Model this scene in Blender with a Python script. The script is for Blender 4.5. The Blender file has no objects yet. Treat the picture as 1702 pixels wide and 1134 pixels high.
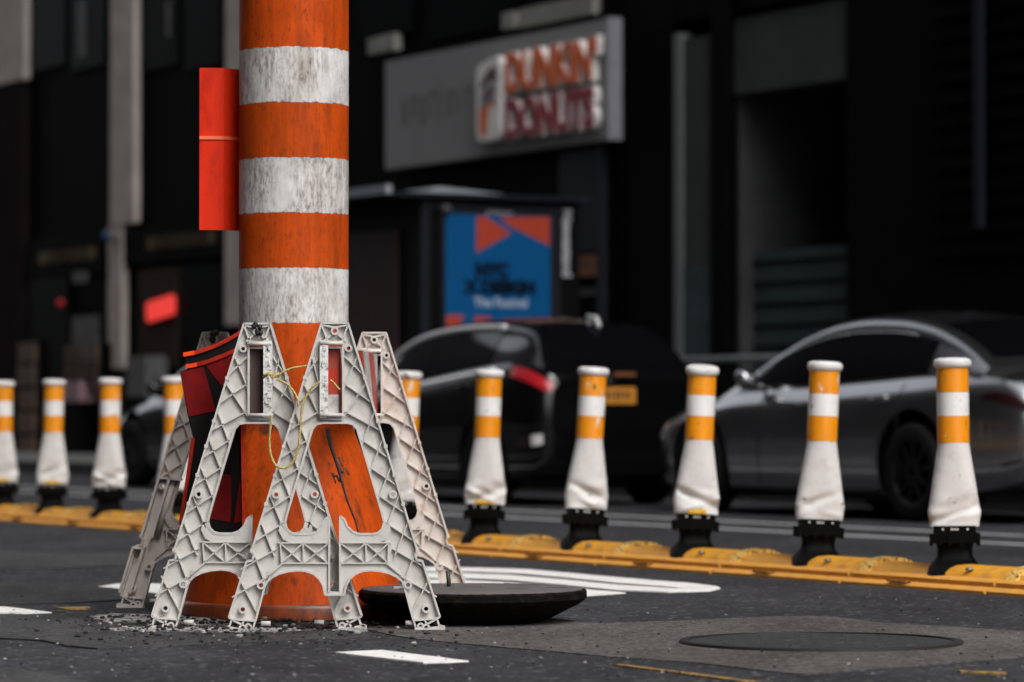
import bpy, math, random
from mathutils import Vector, Matrix, noise
from mathutils.geometry import tessellate_polygon

random.seed(7)
sc = bpy.context.scene
COL = sc.collection
R = math.radians
# ---------------------------------------------------------------- surveying
F, CX, HY, H = 6000.0, 851.0, 690.0, 0.74      # focal length (photo px), centre, horizon, eye height
NV = Vector((0.8805, 0.4741, 0))               # across the street
DV = Vector((-0.4741, 0.8805, 0))              # along the street, away
RZ = math.atan2(-0.8805, 0.4741)               # street frame: x toward us along street, y across, z up

def W(P, S, z=0.0):
    return NV * P + DV * S + Vector((0, 0, z))
def G(px, py, z=0.0):
    Z = (H - z) * F / (py - HY)
    return Vector(((px - CX) / F * Z, Z, z))
def at(px, py, Z):
    return Vector(((px - CX) / F * Z, Z, H + (HY - py) / F * Z))
def SP(px, P):
    t = (px - CX) / F
    Z = P / (t * 0.8805 + 0.4741)
    return Z * (0.8805 - 0.4741 * t), Z
def SZ(px, py, P):
    S, Z = SP(px, P)
    return S, H + (HY - py) / F * Z

# ---------------------------------------------------------------- mesh builder
class MB:
    def __init__(s):
        s.v = []; s.f = []; s.m = []; s.sm = []
    def add(s, vs, fs, mi=0, smooth=False):
        o = len(s.v)
        s.v += [tuple(p) for p in vs]
        for f in fs:
            s.f.append([i + o for i in f]); s.m.append(mi); s.sm.append(smooth)
        return s
    def box(s, x0, x1, y0, y1, z0, z1, mi=0):
        v = [(x0,y0,z0),(x1,y0,z0),(x1,y1,z0),(x0,y1,z0),(x0,y0,z1),(x1,y0,z1),(x1,y1,z1),(x0,y1,z1)]
        return s.add(v, [(0,3,2,1),(4,5,6,7),(0,1,5,4),(1,2,6,5),(2,3,7,6),(3,0,4,7)], mi)
    def rib(s, p, q, w, y0, y1, mi=0, ext=0.0):
        """bar in the XZ plane from p to q"""
        a = Vector((p[0], p[1])); b = Vector((q[0], q[1])); d = b - a
        if d.length < 1e-6: return s
        d.normalize(); n = Vector((-d.y, d.x)) * (w / 2); a = a - d * ext; b = b + d * ext
        c = [a - n, b - n, b + n, a + n]
        v = [(k.x, y0, k.y) for k in c] + [(k.x, y1, k.y) for k in c]
        return s.add(v, [(0,1,2,3),(7,6,5,4),(0,4,5,1),(1,5,6,2),(2,6,7,3),(3,7,4,0)], mi)
    def prism(s, loops, y0, y1, mi=0):
        """polygon with holes in XZ, thickness in Y"""
        L = [[Vector((x, z, 0)) for x, z in lp] for lp in loops]
        tris = tessellate_polygon(L)
        flat = [p for lp in L for p in lp]; n = len(flat)
        v = [(p.x, y0, p.y) for p in flat] + [(p.x, y1, p.y) for p in flat]
        f = []
        for a, b, c in tris:
            ar = (flat[b] - flat[a]).cross(flat[c] - flat[a]).z
            if ar < 0: b, c = c, b
            f.append((a, b, c)); f.append((c + n, b + n, a + n))
        o = 0
        for lp in L:
            k = len(lp)
            for i in range(k):
                j = (i + 1) % k
                f.append((o + i, o + j, o + j + n, o + i + n))
            o += k
        return s.add(v, f, mi)
    def lathe(s, prof, n=32, mi=0, smooth=True, c=(0, 0), cap=True):
        v = []; f = []
        for r, z in prof:
            for i in range(n):
                a = 2 * math.pi * i / n
                v.append((c[0] + r * math.cos(a), c[1] + r * math.sin(a), z))
        for j in range(len(prof) - 1):
            for i in range(n):
                k = (i + 1) % n
                f.append((j*n+i, j*n+k, (j+1)*n+k, (j+1)*n+i))
        if cap:
            f.append(tuple(reversed(range(n)))); f.append(tuple((len(prof)-1)*n + i for i in range(n)))
        return s.add(v, f, mi, smooth)
    def tube(s, pts, r, n=8, mi=0, smooth=True):
        P = [Vector(p) for p in pts]; v = []; f = []
        ref = Vector((0.13, 0.2, 0.97))
        for i, p in enumerate(P):
            d = (P[min(i+1, len(P)-1)] - P[max(i-1, 0)]).normalized()
            a = d.cross(ref)
            if a.length < 0.1: a = d.cross(Vector((1, 0, 0)))
            a.normalize(); b = d.cross(a)
            rr = r[i] if isinstance(r, (list, tuple)) else r
            for k in range(n):
                t = 2 * math.pi * k / n
                v.append(p + (a * math.cos(t) + b * math.sin(t)) * rr)
        for i in range(len(P) - 1):
            for k in range(n):
                l = (k + 1) % n
                f.append((i*n+k, (i+1)*n+k, (i+1)*n+l, i*n+l))
        f.append(tuple(range(n))); f.append(tuple(reversed([(len(P)-1)*n + k for k in range(n)])))
        return s.add(v, f, mi, smooth)
    def grid(s, rows, mi=0, smooth=True, wrap=False):
        nr, nc = len(rows), len(rows[0]); v = [p for r in rows for p in r]; f = []
        for i in range(nr - 1):
            for j in range(nc if wrap else nc - 1):
                k = (j + 1) % nc
                f.append((i*nc+j, i*nc+k, (i+1)*nc+k, (i+1)*nc+j))
        return s.add(v, f, mi, smooth)
    def mesh(s, name, mats, recalc=True):
        me = bpy.data.meshes.new(name)
        me.from_pydata(s.v, [], s.f)
        for m in (mats if isinstance(mats, (list, tuple)) else [mats]): me.materials.append(m)
        for p, mi, sm in zip(me.polygons, s.m, s.sm):
            p.material_index = mi; p.use_smooth = sm
        me.update()
        if recalc:
            import bmesh
            b = bmesh.new(); b.from_mesh(me); bmesh.ops.recalc_face_normals(b, faces=b.faces); b.to_mesh(me); b.free()
        return me
    def build(s, name, mats, parent=None, loc=(0, 0, 0), rot=(0, 0, 0), recalc=True, sharp=None):
        me = s.mesh(name, mats, recalc)
        if sharp is not None: me.set_sharp_from_angle(angle=R(sharp))
        o = bpy.data.objects.new(name, me); COL.objects.link(o)
        o.location = loc; o.rotation_euler = rot
        if parent: o.parent = parent
        return o

def tag(o, label=None, cat=None, group=None, kind=None):
    if label: o['label'] = label
    if cat: o['category'] = cat
    if group: o['group'] = group
    if kind: o['kind'] = kind
    return o
def thing(name, label, cat, loc=(0, 0, 0), rz=0.0, group=None):
    o = bpy.data.objects.new(name, None); COL.objects.link(o); o.empty_display_size = 0.2
    o.location = loc; o.rotation_euler = (0, 0, rz)
    return tag(o, label, cat, group)
def text_mb(body, size, ext, off=0.0, sx=1.0, space=1.0):
    """lettering standing in XZ, read from -y, centred on x, base line z=0"""
    cu = bpy.data.curves.new('lettering', 'FONT'); cu.body = body; cu.size = size; cu.extrude = ext / 2
    cu.offset = off; cu.align_x = 'CENTER'; cu.space_character = space; cu.resolution_u = 3
    o = bpy.data.objects.new('lettering', cu); COL.objects.link(o)
    dg = bpy.context.evaluated_depsgraph_get()
    me = bpy.data.meshes.new_from_object(o.evaluated_get(dg))
    mb = MB()
    mb.add([(v.co.x * sx, -v.co.z, v.co.y) for v in me.vertices], [list(p.vertices) for p in me.polygons])
    bpy.data.objects.remove(o); bpy.data.meshes.remove(me); bpy.data.curves.remove(cu)
    return mb

# ---------------------------------------------------------------- materials
def new_mat(name):
    m = bpy.data.materials.new(name); m.use_nodes = True
    nt = m.node_tree; b = nt.nodes['Principled BSDF']
    return m, nt, b
def N(nt, t, **kw):
    n = nt.nodes.new(t)
    for k, v in kw.items():
        if k in n.inputs: n.inputs[k].default_value = v
        else: setattr(n, k, v)
    return n
def coords(nt, scale=(1, 1, 1), kind='Object'):
    tc = N(nt, 'ShaderNodeTexCoord'); mp = N(nt, 'ShaderNodeMapping'); mp.inputs['Scale'].default_value = scale
    nt.links.new(tc.outputs[kind], mp.inputs['Vector']); return mp.outputs['Vector']
def noise_tex(nt, vec, scale, detail=4, rough=0.55):
    n = N(nt, 'ShaderNodeTexNoise'); n.inputs['Scale'].default_value = scale
    n.inputs['Detail'].default_value = detail; n.inputs['Roughness'].default_value = rough
    nt.links.new(vec, n.inputs['Vector']); return n.outputs['Fac']
def ramp(nt, fac, stops, interp='LINEAR'):
    r = N(nt, 'ShaderNodeValToRGB'); r.color_ramp.interpolation = interp
    e = r.color_ramp.elements
    while len(e) < len(stops): e.new(0.5)
    for k, (p, c) in zip(e, stops):
        k.position = p; k.color = (*c, 1) if len(c) == 3 else c
    nt.links.new(fac, r.inputs['Fac']); return r.outputs['Color']
def mix(nt, fac, a, b, blend='MIX'):
    m = N(nt, 'ShaderNodeMix', data_type='RGBA', blend_type=blend)
    for sock, val in ((0, fac), (6, a), (7, b)):
        if hasattr(val, 'is_linked') or hasattr(val, 'links'): nt.links.new(val, m.inputs[sock])
        elif sock == 0: m.inputs[0].default_value = val
        else: m.inputs[sock].default_value = (*val, 1)
    return m.outputs[2]
def bump(nt, b, h, strength, dist=0.002):
    n = N(nt, 'ShaderNodeBump'); n.inputs['Strength'].default_value = strength; n.inputs['Distance'].default_value = dist
    nt.links.new(h, n.inputs['Height']); nt.links.new(n.outputs['Normal'], b.inputs['Normal'])
def g3(v): return (v, v, v)

def pmat(name, col, rough=0.5, metal=0.0, dirt=None, dscale=8.0, damt=(0.45, 0.7), stretch=(1, 1, 1), coat=0.0,
         bstr=0.0, bscale=60.0, spec=0.5, var=0.12, rnd=False, chips=None):
    m, nt, b = new_mat(name)
    v = coords(nt, stretch)
    if rnd:
        oi = N(nt, 'ShaderNodeObjectInfo'); ad = N(nt, 'ShaderNodeVectorMath', operation='MULTIPLY_ADD')
        nt.links.new(oi.outputs['Random'], ad.inputs[0]); ad.inputs[1].default_value = (9, 17, 23); nt.links.new(v, ad.inputs[2]); v = ad.outputs[0]
    f = noise_tex(nt, v, dscale, 6, 0.62)
    lo = tuple(max(0, c * (1 - var)) for c in col); hi = tuple(min(1, c * (1 + var)) for c in col)
    c = ramp(nt, f, [(0.3, lo), (0.7, hi)])
    if dirt:
        f2 = noise_tex(nt, v, dscale * 2.3, 8, 0.7)
        k = ramp(nt, f2, [(damt[0], g3(0)), (damt[1], g3(1))])
        c = mix(nt, k, c, dirt)
    for cc, sc_, th in (chips or ()):
        c = mix(nt, ramp(nt, noise_tex(nt, v, sc_, 5, 0.6), [(th, g3(0)), (th + 0.03, g3(1))]), c, cc)
    nt.links.new(c, b.inputs['Base Color'])
    b.inputs['Roughness'].default_value = rough; b.inputs['Metallic'].default_value = metal
    b.inputs['Specular IOR Level'].default_value = spec
    if coat: b.inputs['Coat Weight'].default_value = coat; b.inputs['Coat Roughness'].default_value = 0.04
    if bstr:
        bump(nt, b, noise_tex(nt, coords(nt), bscale, 5, 0.6), bstr)
    return m
def emat(name, col, strength):
    m, nt, b = new_mat(name)
    b.inputs['Base Color'].default_value = (*[c * 0.3 for c in col], 1)
    b.inputs['Emission Color'].default_value = (*col, 1); b.inputs['Emission Strength'].default_value = strength
    return m

def ground_mat(name, c0, c1, speck, sp_thr=0.66, fine=260.0, bstr=0.5, stain=(0.02, 0.02, 0.02), rough=0.85):
    m, nt, b = new_mat(name)
    v = coords(nt)
    big = noise_tex(nt, v, 1.1, 5, 0.6); mid = noise_tex(nt, v, 14, 6, 0.65); fin = noise_tex(nt, v, fine, 3, 0.6)
    c = ramp(nt, big, [(0.32, c0), (0.68, c1)])
    c = mix(nt, 0.8, c, ramp(nt, mid, [(0.3, g3(0.62)), (0.72, g3(1.25))]), 'MULTIPLY')
    c = mix(nt, 0.9, c, ramp(nt, fin, [(0.3, g3(0.5)), (0.7, g3(1.5))]), 'MULTIPLY')
    co = noise_tex(nt, v, 48, 5, 0.75)
    c = mix(nt, 0.9, c, ramp(nt, co, [(0.36, g3(0.40)), (0.64, g3(1.75))]), 'MULTIPLY')
    vo = N(nt, 'ShaderNodeTexVoronoi'); vo.inputs['Scale'].default_value = fine * 0.36; nt.links.new(v, vo.inputs['Vector'])
    wn = noise_tex(nt, coords(nt, (1, 0.35, 1)), 1.7, 6, 0.7)
    c = mix(nt, 0.85, c, ramp(nt, wn, [(0.35, g3(0.72)), (0.50, g3(1.0)), (0.66, g3(1.45))]), 'MULTIPLY')
    sp = ramp(nt, vo.outputs['Color'], [(sp_thr, g3(0)), (sp_thr + 0.06, g3(1))])
    c = mix(nt, sp, c, speck)
    st = ramp(nt, noise_tex(nt, v, 3.1, 7, 0.7), [(0.56, g3(0)), (0.68, g3(0.75))])
    c = mix(nt, st, c, stain)
    nt.links.new(c, b.inputs['Base Color'])
    b.inputs['Roughness'].default_value = rough; b.inputs['Specular IOR Level'].default_value = 0.10
    bump(nt, b, fin, bstr, 0.004)
    return m

M = {}
M['asphalt'] = ground_mat('asphalt', (0.026, 0.026, 0.029), (0.040, 0.040, 0.044), (0.13, 0.13, 0.13), 0.82, 150, 0.8)
M['asphalt_smooth'] = ground_mat('asphalt_smooth', (0.042, 0.042, 0.044), (0.056, 0.055, 0.056), (0.09, 0.09, 0.09), 0.90, 260, 0.3, (0.03, 0.03, 0.03))
M['concrete'] = ground_mat('concrete_patch', (0.064, 0.061, 0.058), (0.090, 0.085, 0.081), (0.15, 0.145, 0.14), 0.82, 170, 0.5, (0.055, 0.052, 0.048))
M['tar'] = pmat('tar', (0.022, 0.022, 0.023), 0.6, var=0.4, dscale=20, bstr=0.4)
M['sidewalk'] = ground_mat('sidewalk_stone', (0.10, 0.10, 0.10), (0.14, 0.14, 0.135), (0.18, 0.18, 0.18), 0.85, 200, 0.3)
M['kerb_stone'] = pmat('kerb_stone_in_shade', (0.022, 0.022, 0.023), 0.8, dirt=(0.04, 0.04, 0.04), dscale=3)  # colour darkened to paint the shade on the kerb behind parked cars
M['white_line'] = pmat('white_road_paint', (0.72, 0.71, 0.69), 0.7, dirt=(0.16, 0.16, 0.16), dscale=9, damt=(0.56, 0.75), bstr=0.3, bscale=200)
M['grey_line'] = pmat('worn_road_paint', (0.50, 0.50, 0.50), 0.8, dirt=(0.16, 0.16, 0.16), dscale=6, damt=(0.55, 0.8))
M['yellow_line'] = pmat('yellow_road_paint', (0.42, 0.24, 0.05), 0.8, dirt=(0.05, 0.05, 0.05), dscale=12, damt=(0.42, 0.6))
M['dust'] = pmat('pale_dust', (0.36, 0.35, 0.34), 0.95, dirt=(0.075, 0.075, 0.077), dscale=9, damt=(0.44, 0.60), bstr=0.5)
M['gravel'] = pmat('black_gravel', (0.012, 0.0115, 0.0115), 0.8, var=0.6, dscale=30)
M['iron'] = pmat('cast_iron', (0.028, 0.030, 0.033), 0.55, 0.0, dirt=(0.055, 0.052, 0.05), dscale=9, damt=(0.5, 0.72), bstr=0.6, bscale=90)
M['iron_dark'] = pmat('dark_iron', (0.005, 0.0045, 0.004), 0.8, 0.0, dirt=(0.022, 0.015, 0.011), dscale=12, damt=(0.5, 0.7), bstr=0.7, bscale=50, spec=0.06)
M['iron_top'] = pmat('dusty_iron_top', (0.095, 0.088, 0.086), 0.75, 0.0, dirt=(0.10, 0.09, 0.088), dscale=8, damt=(0.55, 0.70), bstr=0.7, bscale=60, spec=0.3)
M['rod'] = pmat('steel_rod', (0.02, 0.02, 0.02), 0.5)
M['plastic'] = pmat('off_white_plastic', (0.50, 0.48, 0.455), 0.5, dirt=(0.33, 0.30, 0.27), dscale=7, damt=(0.50, 0.82), bstr=0.03, bscale=160, var=0.05)
M['plastic_pink'] = pmat('rust_tinged_plastic', (0.58, 0.53, 0.48), 0.55, dirt=(0.42, 0.27, 0.20), dscale=6, damt=(0.48, 0.78), bstr=0.03, bscale=160, var=0.05)
M['plastic_brown'] = pmat('grimy_plastic', (0.62, 0.57, 0.53), 0.6, dirt=(0.44, 0.38, 0.34), dscale=6, damt=(0.42, 0.75), bstr=0.03, bscale=160, var=0.08)
M['strip'] = pmat('painted_latch_strip', (0.62, 0.61, 0.59), 0.6, dirt=(0.12, 0.11, 0.11), dscale=26, damt=(0.54, 0.64), bstr=0.5, bscale=110)
M['tape'] = pmat('black_tape', (0.008, 0.008, 0.008), 0.5)
M['rope'] = pmat('yellow_rope', (0.55, 0.42, 0.13), 0.8, dirt=(0.22, 0.18, 0.05), dscale=90, damt=(0.42, 0.6), bstr=0.8, bscale=250)
M['sign_black'] = pmat('black_vinyl', (0.006, 0.005, 0.005), 0.55, spec=0.2)
M['sign_red'] = pmat('dark_red_vinyl', (0.15, 0.004, 0.005), 0.55, dirt=(0.07, 0.004, 0.003), dscale=8, damt=(0.4, 0.75), spec=0.2, bstr=0.3, bscale=20)
M['sign_hem'] = pmat('lit_orange_hem', (0.80, 0.075, 0.012), 0.4, dirt=(0.42, 0.015, 0.006), dscale=9, damt=(0.4, 0.7))  # bright colour paints the light on the hems' lit stretches
M['sign_hem_dark'] = pmat('red_and_shaded_hem', (0.36, 0.022, 0.010), 0.4, dirt=(0.2, 0.008, 0.005), dscale=8, damt=(0.4, 0.7))  # red edge strip, and the painted shade on the rest of the top hems
M['board_orange'] = pmat('fluorescent_orange_board', (0.66, 0.028, 0.006), 0.5, var=0.06, dirt=(0.36, 0.012, 0.004), dscale=4, damt=(0.46, 0.70), stretch=(1, 1, 0.4), spec=0.12)
M['board_seam'] = pmat('pale_orange_seam', (0.85, 0.16, 0.07), 0.4)
M['orange_band'] = pmat('orange_reflective', (0.78, 0.27, 0.006), 0.38, var=0.07, dirt=(0.40, 0.15, 0.01), dscale=14, damt=(0.58, 0.76), stretch=(1, 1, 0.45), rnd=True, chips=(((0.62, 0.60, 0.56), 19, 0.63), ((0.02, 0.015, 0.01), 26, 0.655)))
M['post_white'] = pmat('white_post_rubber', (0.63, 0.615, 0.605), 0.55, dirt=(0.48, 0.45, 0.43), dscale=6, damt=(0.48, 0.80), var=0.03, bstr=0.1, bscale=60, rnd=True, chips=(((0.14, 0.13, 0.12), 14, 0.65),))
M['refl_white'] = pmat('white_reflective', (0.74, 0.73, 0.72), 0.4, var=0.03, rnd=True, dirt=(0.5, 0.48, 0.46), dscale=10, damt=(0.55, 0.75), chips=(((0.06, 0.05, 0.045), 26, 0.66),))
M['black_rubber'] = pmat('black_rubber', (0.0035, 0.0035, 0.0035), 0.5, var=0.4, dscale=15, spec=0.04)
M['white_dot'] = pmat('white_stud', (0.7, 0.7, 0.7), 0.4)
M['yellow_tag'] = pmat('yellow_sticker', (0.75, 0.45, 0.02), 0.5, dirt=(0.1, 0.06, 0.02), dscale=40, damt=(0.56, 0.62))
M['curb'] = pmat('yellow_rubber', (0.68, 0.31, 0.010), 0.6, dirt=(0.46, 0.19, 0.03), dscale=6, damt=(0.45, 0.72), bstr=0.25, bscale=60)
M['curb_dull'] = pmat('faded_yellow_rubber', (0.66, 0.30, 0.035), 0.65, dirt=(0.52, 0.24, 0.06), dscale=6, damt=(0.42, 0.72), bstr=0.25, bscale=60)
M['curb_arc'] = pmat('studded_yellow_reflector', (0.80, 0.48, 0.10), 0.5, dirt=(0.05, 0.035, 0.01), dscale=22, damt=(0.52, 0.55))
M['curb_relief'] = pmat('dark_relief_yellow', (0.34, 0.15, 0.01), 0.6, dirt=(0.08, 0.04, 0.01), dscale=30, damt=(0.45, 0.55))
M['bolt'] = pmat('grey_bolt', (0.25, 0.26, 0.28), 0.35, 0.8)
M['rubber_gap'] = pmat('joint_shadow_rubber', (0.02, 0.012, 0.004), 0.8)
def paint(name, col, rough=0.25, metal=0.5, spec=0.5):
    m, nt, b = new_mat(name)
    f = noise_tex(nt, coords(nt), 400, 2)
    nt.links.new(ramp(nt, f, [(0.3, tuple(c * 0.9 for c in col)), (0.7, tuple(c * 1.1 for c in col))]), b.inputs['Base Color'])
    b.inputs['Roughness'].default_value = rough; b.inputs['Metallic'].default_value = metal
    b.inputs['Coat Weight'].default_value = 1.0; b.inputs['Coat Roughness'].default_value = 0.03
    b.inputs['Specular IOR Level'].default_value = spec
    return m
M['grey_paint'] = paint('grey_metallic_paint', (0.30, 0.305, 0.32), 0.20, 0.95)
M['black_paint'] = paint('black_paint', (0.0025, 0.0025, 0.003), 0.25, 0.0, 0.05)
M['glass'] = pmat('dark_glass', (0.003, 0.003, 0.004), 0.05, spec=0.28)
M['trim_glint'] = pmat('pale_trim_glint', (0.80, 0.80, 0.82), 0.3, 0.35, var=0.03)  # pale satin colour also stands in for sky highlights on roof and belt
M['tyre'] = pmat('tyre_rubber', (0.005, 0.005, 0.005), 0.8, spec=0.2)
M['rim'] = pmat('dark_alloy', (0.022, 0.022, 0.024), 0.4, 0.9)
M['black_trim'] = pmat('black_trim', (0.006, 0.006, 0.006), 0.5, spec=0.3)
M['red_lamp'] = pmat('red_lamp_glass', (0.42, 0.012, 0.02), 0.12, coat=1.0, spec=0.6)
M['red_lamp_dark'] = pmat('dark_red_lamp_glass', (0.018, 0.003, 0.004), 0.12, coat=1.0, spec=0.6)
M['clear_lamp'] = pmat('clear_lamp_glass', (0.6, 0.6, 0.6), 0.15, coat=1.0)
M['plate'] = pmat('orange_number_plate', (0.48, 0.19, 0.012), 0.5)
M['plate_ink'] = pmat('plate_ink', (0.05, 0.03, 0.02), 0.5)
M['granite'] = pmat('black_granite', (0.0028, 0.0028, 0.003), 0.6, var=0.3, dscale=4, spec=0.02)
M['granite_mid'] = pmat('dark_grey_panel', (0.050, 0.052, 0.051), 0.65, var=0.15, dscale=2, spec=0.02)
M['steel_edge'] = pmat('brushed_steel_edge', (0.13, 0.14, 0.14), 0.5, 0.0, spec=0.3)
M['stone'] = pmat('weathered_limestone', (0.44, 0.39, 0.36), 0.85, dirt=(0.30, 0.26, 0.235), dscale=0.9, damt=(0.42, 0.75), bstr=0.3, bscale=20, spec=0.02)
M['brown_stone'] = pmat('dark_brown_stone', (0.011, 0.008, 0.008), 0.8, var=0.3, dscale=2, spec=0.02)
M['shop_black'] = pmat('black_shopfront', (0.0024, 0.0024, 0.0027), 0.6, var=0.3, spec=0.02)
M['shop_glass'] = pmat('shop_window_glass', (0.003, 0.0035, 0.004), 0.25, var=0.3, spec=0.02)
M['teal_glass'] = pmat('teal_tinted_glass', (0.045, 0.062, 0.064), 0.35, var=0.25, dscale=5, stretch=(0.2, 0.2, 3), spec=0.02)
M['brown_blind'] = pmat('brown_door_panel', (0.035, 0.026, 0.022), 0.7, var=0.2, spec=0.02)
M['grey_item'] = pmat('grey_card', (0.10, 0.10, 0.105), 0.7, dirt=(0.03, 0.03, 0.03), dscale=5, damt=(0.45, 0.6))
M['mixed_item'] = pmat('printed_card', (0.14, 0.075, 0.035), 0.7, dirt=(0.02, 0.02, 0.025), dscale=6, damt=(0.45, 0.55))
M['pink_item'] = pmat('pale_pink_box', (0.26, 0.18, 0.20), 0.7, dirt=(0.17, 0.04, 0.06), dscale=5, damt=(0.5, 0.6))
M['gold'] = pmat('dull_gilt', (0.07, 0.05, 0.016), 0.5, spec=0.2)
M['neon'] = emat('red_light_box', (1.0, 0.055, 0.042), 0.50)
M['neon_dim'] = emat('dim_red_lamp', (0.6, 0.01, 0.015), 0.14)
M['blue_lamp'] = emat('dim_blue_lamp', (0.02, 0.06, 0.2), 0.12)
M['sign_grey'] = pmat('grey_sign_panel', (0.21, 0.21, 0.215), 0.6, var=0.08, dscale=0.8, spec=0.2)
M['sign_ghost'] = pmat('ghost_lettering_stain', (0.12, 0.118, 0.118), 0.7, var=0.1)
M['sign_end'] = pmat('sign_end_metal', (0.22, 0.22, 0.24), 0.5)
M['letter_white'] = pmat('white_letter_side', (0.75, 0.72, 0.70), 0.5)
M['letter_orange'] = pmat('orange_letter_face', (0.66, 0.11, 0.012), 0.45)
M['letter_pink'] = pmat('magenta_letter_face', (0.26, 0.012, 0.030), 0.45)
M['logo_dark'] = pmat('dark_cup_mark', (0.10, 0.05, 0.055), 0.5)
M['sill'] = pmat('pale_window_unit', (0.21, 0.21, 0.19), 0.7, var=0.2, dscale=3)
M['kiosk'] = pmat('black_kiosk_metal', (0.004, 0.004, 0.0043), 0.45, spec=0.08)
M['kiosk_frame'] = pmat('grey_kiosk_frame', (0.014, 0.015, 0.020), 0.45, spec=0.1)
M['kiosk_roof'] = pmat('pale_roof_glass', (0.27, 0.29, 0.31), 0.3)
M['kiosk_red'] = pmat('dark_red_magazine_display', (0.025, 0.006, 0.005), 0.5, var=0.5, dscale=3)
M['poster_blue'] = pmat('blue_print', (0.003, 0.075, 0.215), 0.5, spec=0.1, var=0.04)
M['poster_red'] = pmat('coral_print', (0.38, 0.052, 0.028), 0.5, spec=0.1, var=0.04)
M['poster_ink'] = pmat('navy_print', (0.002, 0.006, 0.016), 0.5, spec=0.1)
M['poster_white'] = pmat('white_print', (0.42, 0.48, 0.55), 0.5)
M['text_white'] = pmat('white_vinyl_text', (0.40, 0.40, 0.42), 0.5)
M['amber'] = pmat('amber_display', (0.16, 0.05, 0.012), 0.6, dirt=(0.01, 0.01, 0.01), dscale=6, damt=(0.5, 0.6))
M['rail_metal'] = pmat('grey_rail_metal', (0.11, 0.12, 0.125), 0.45)

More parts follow.
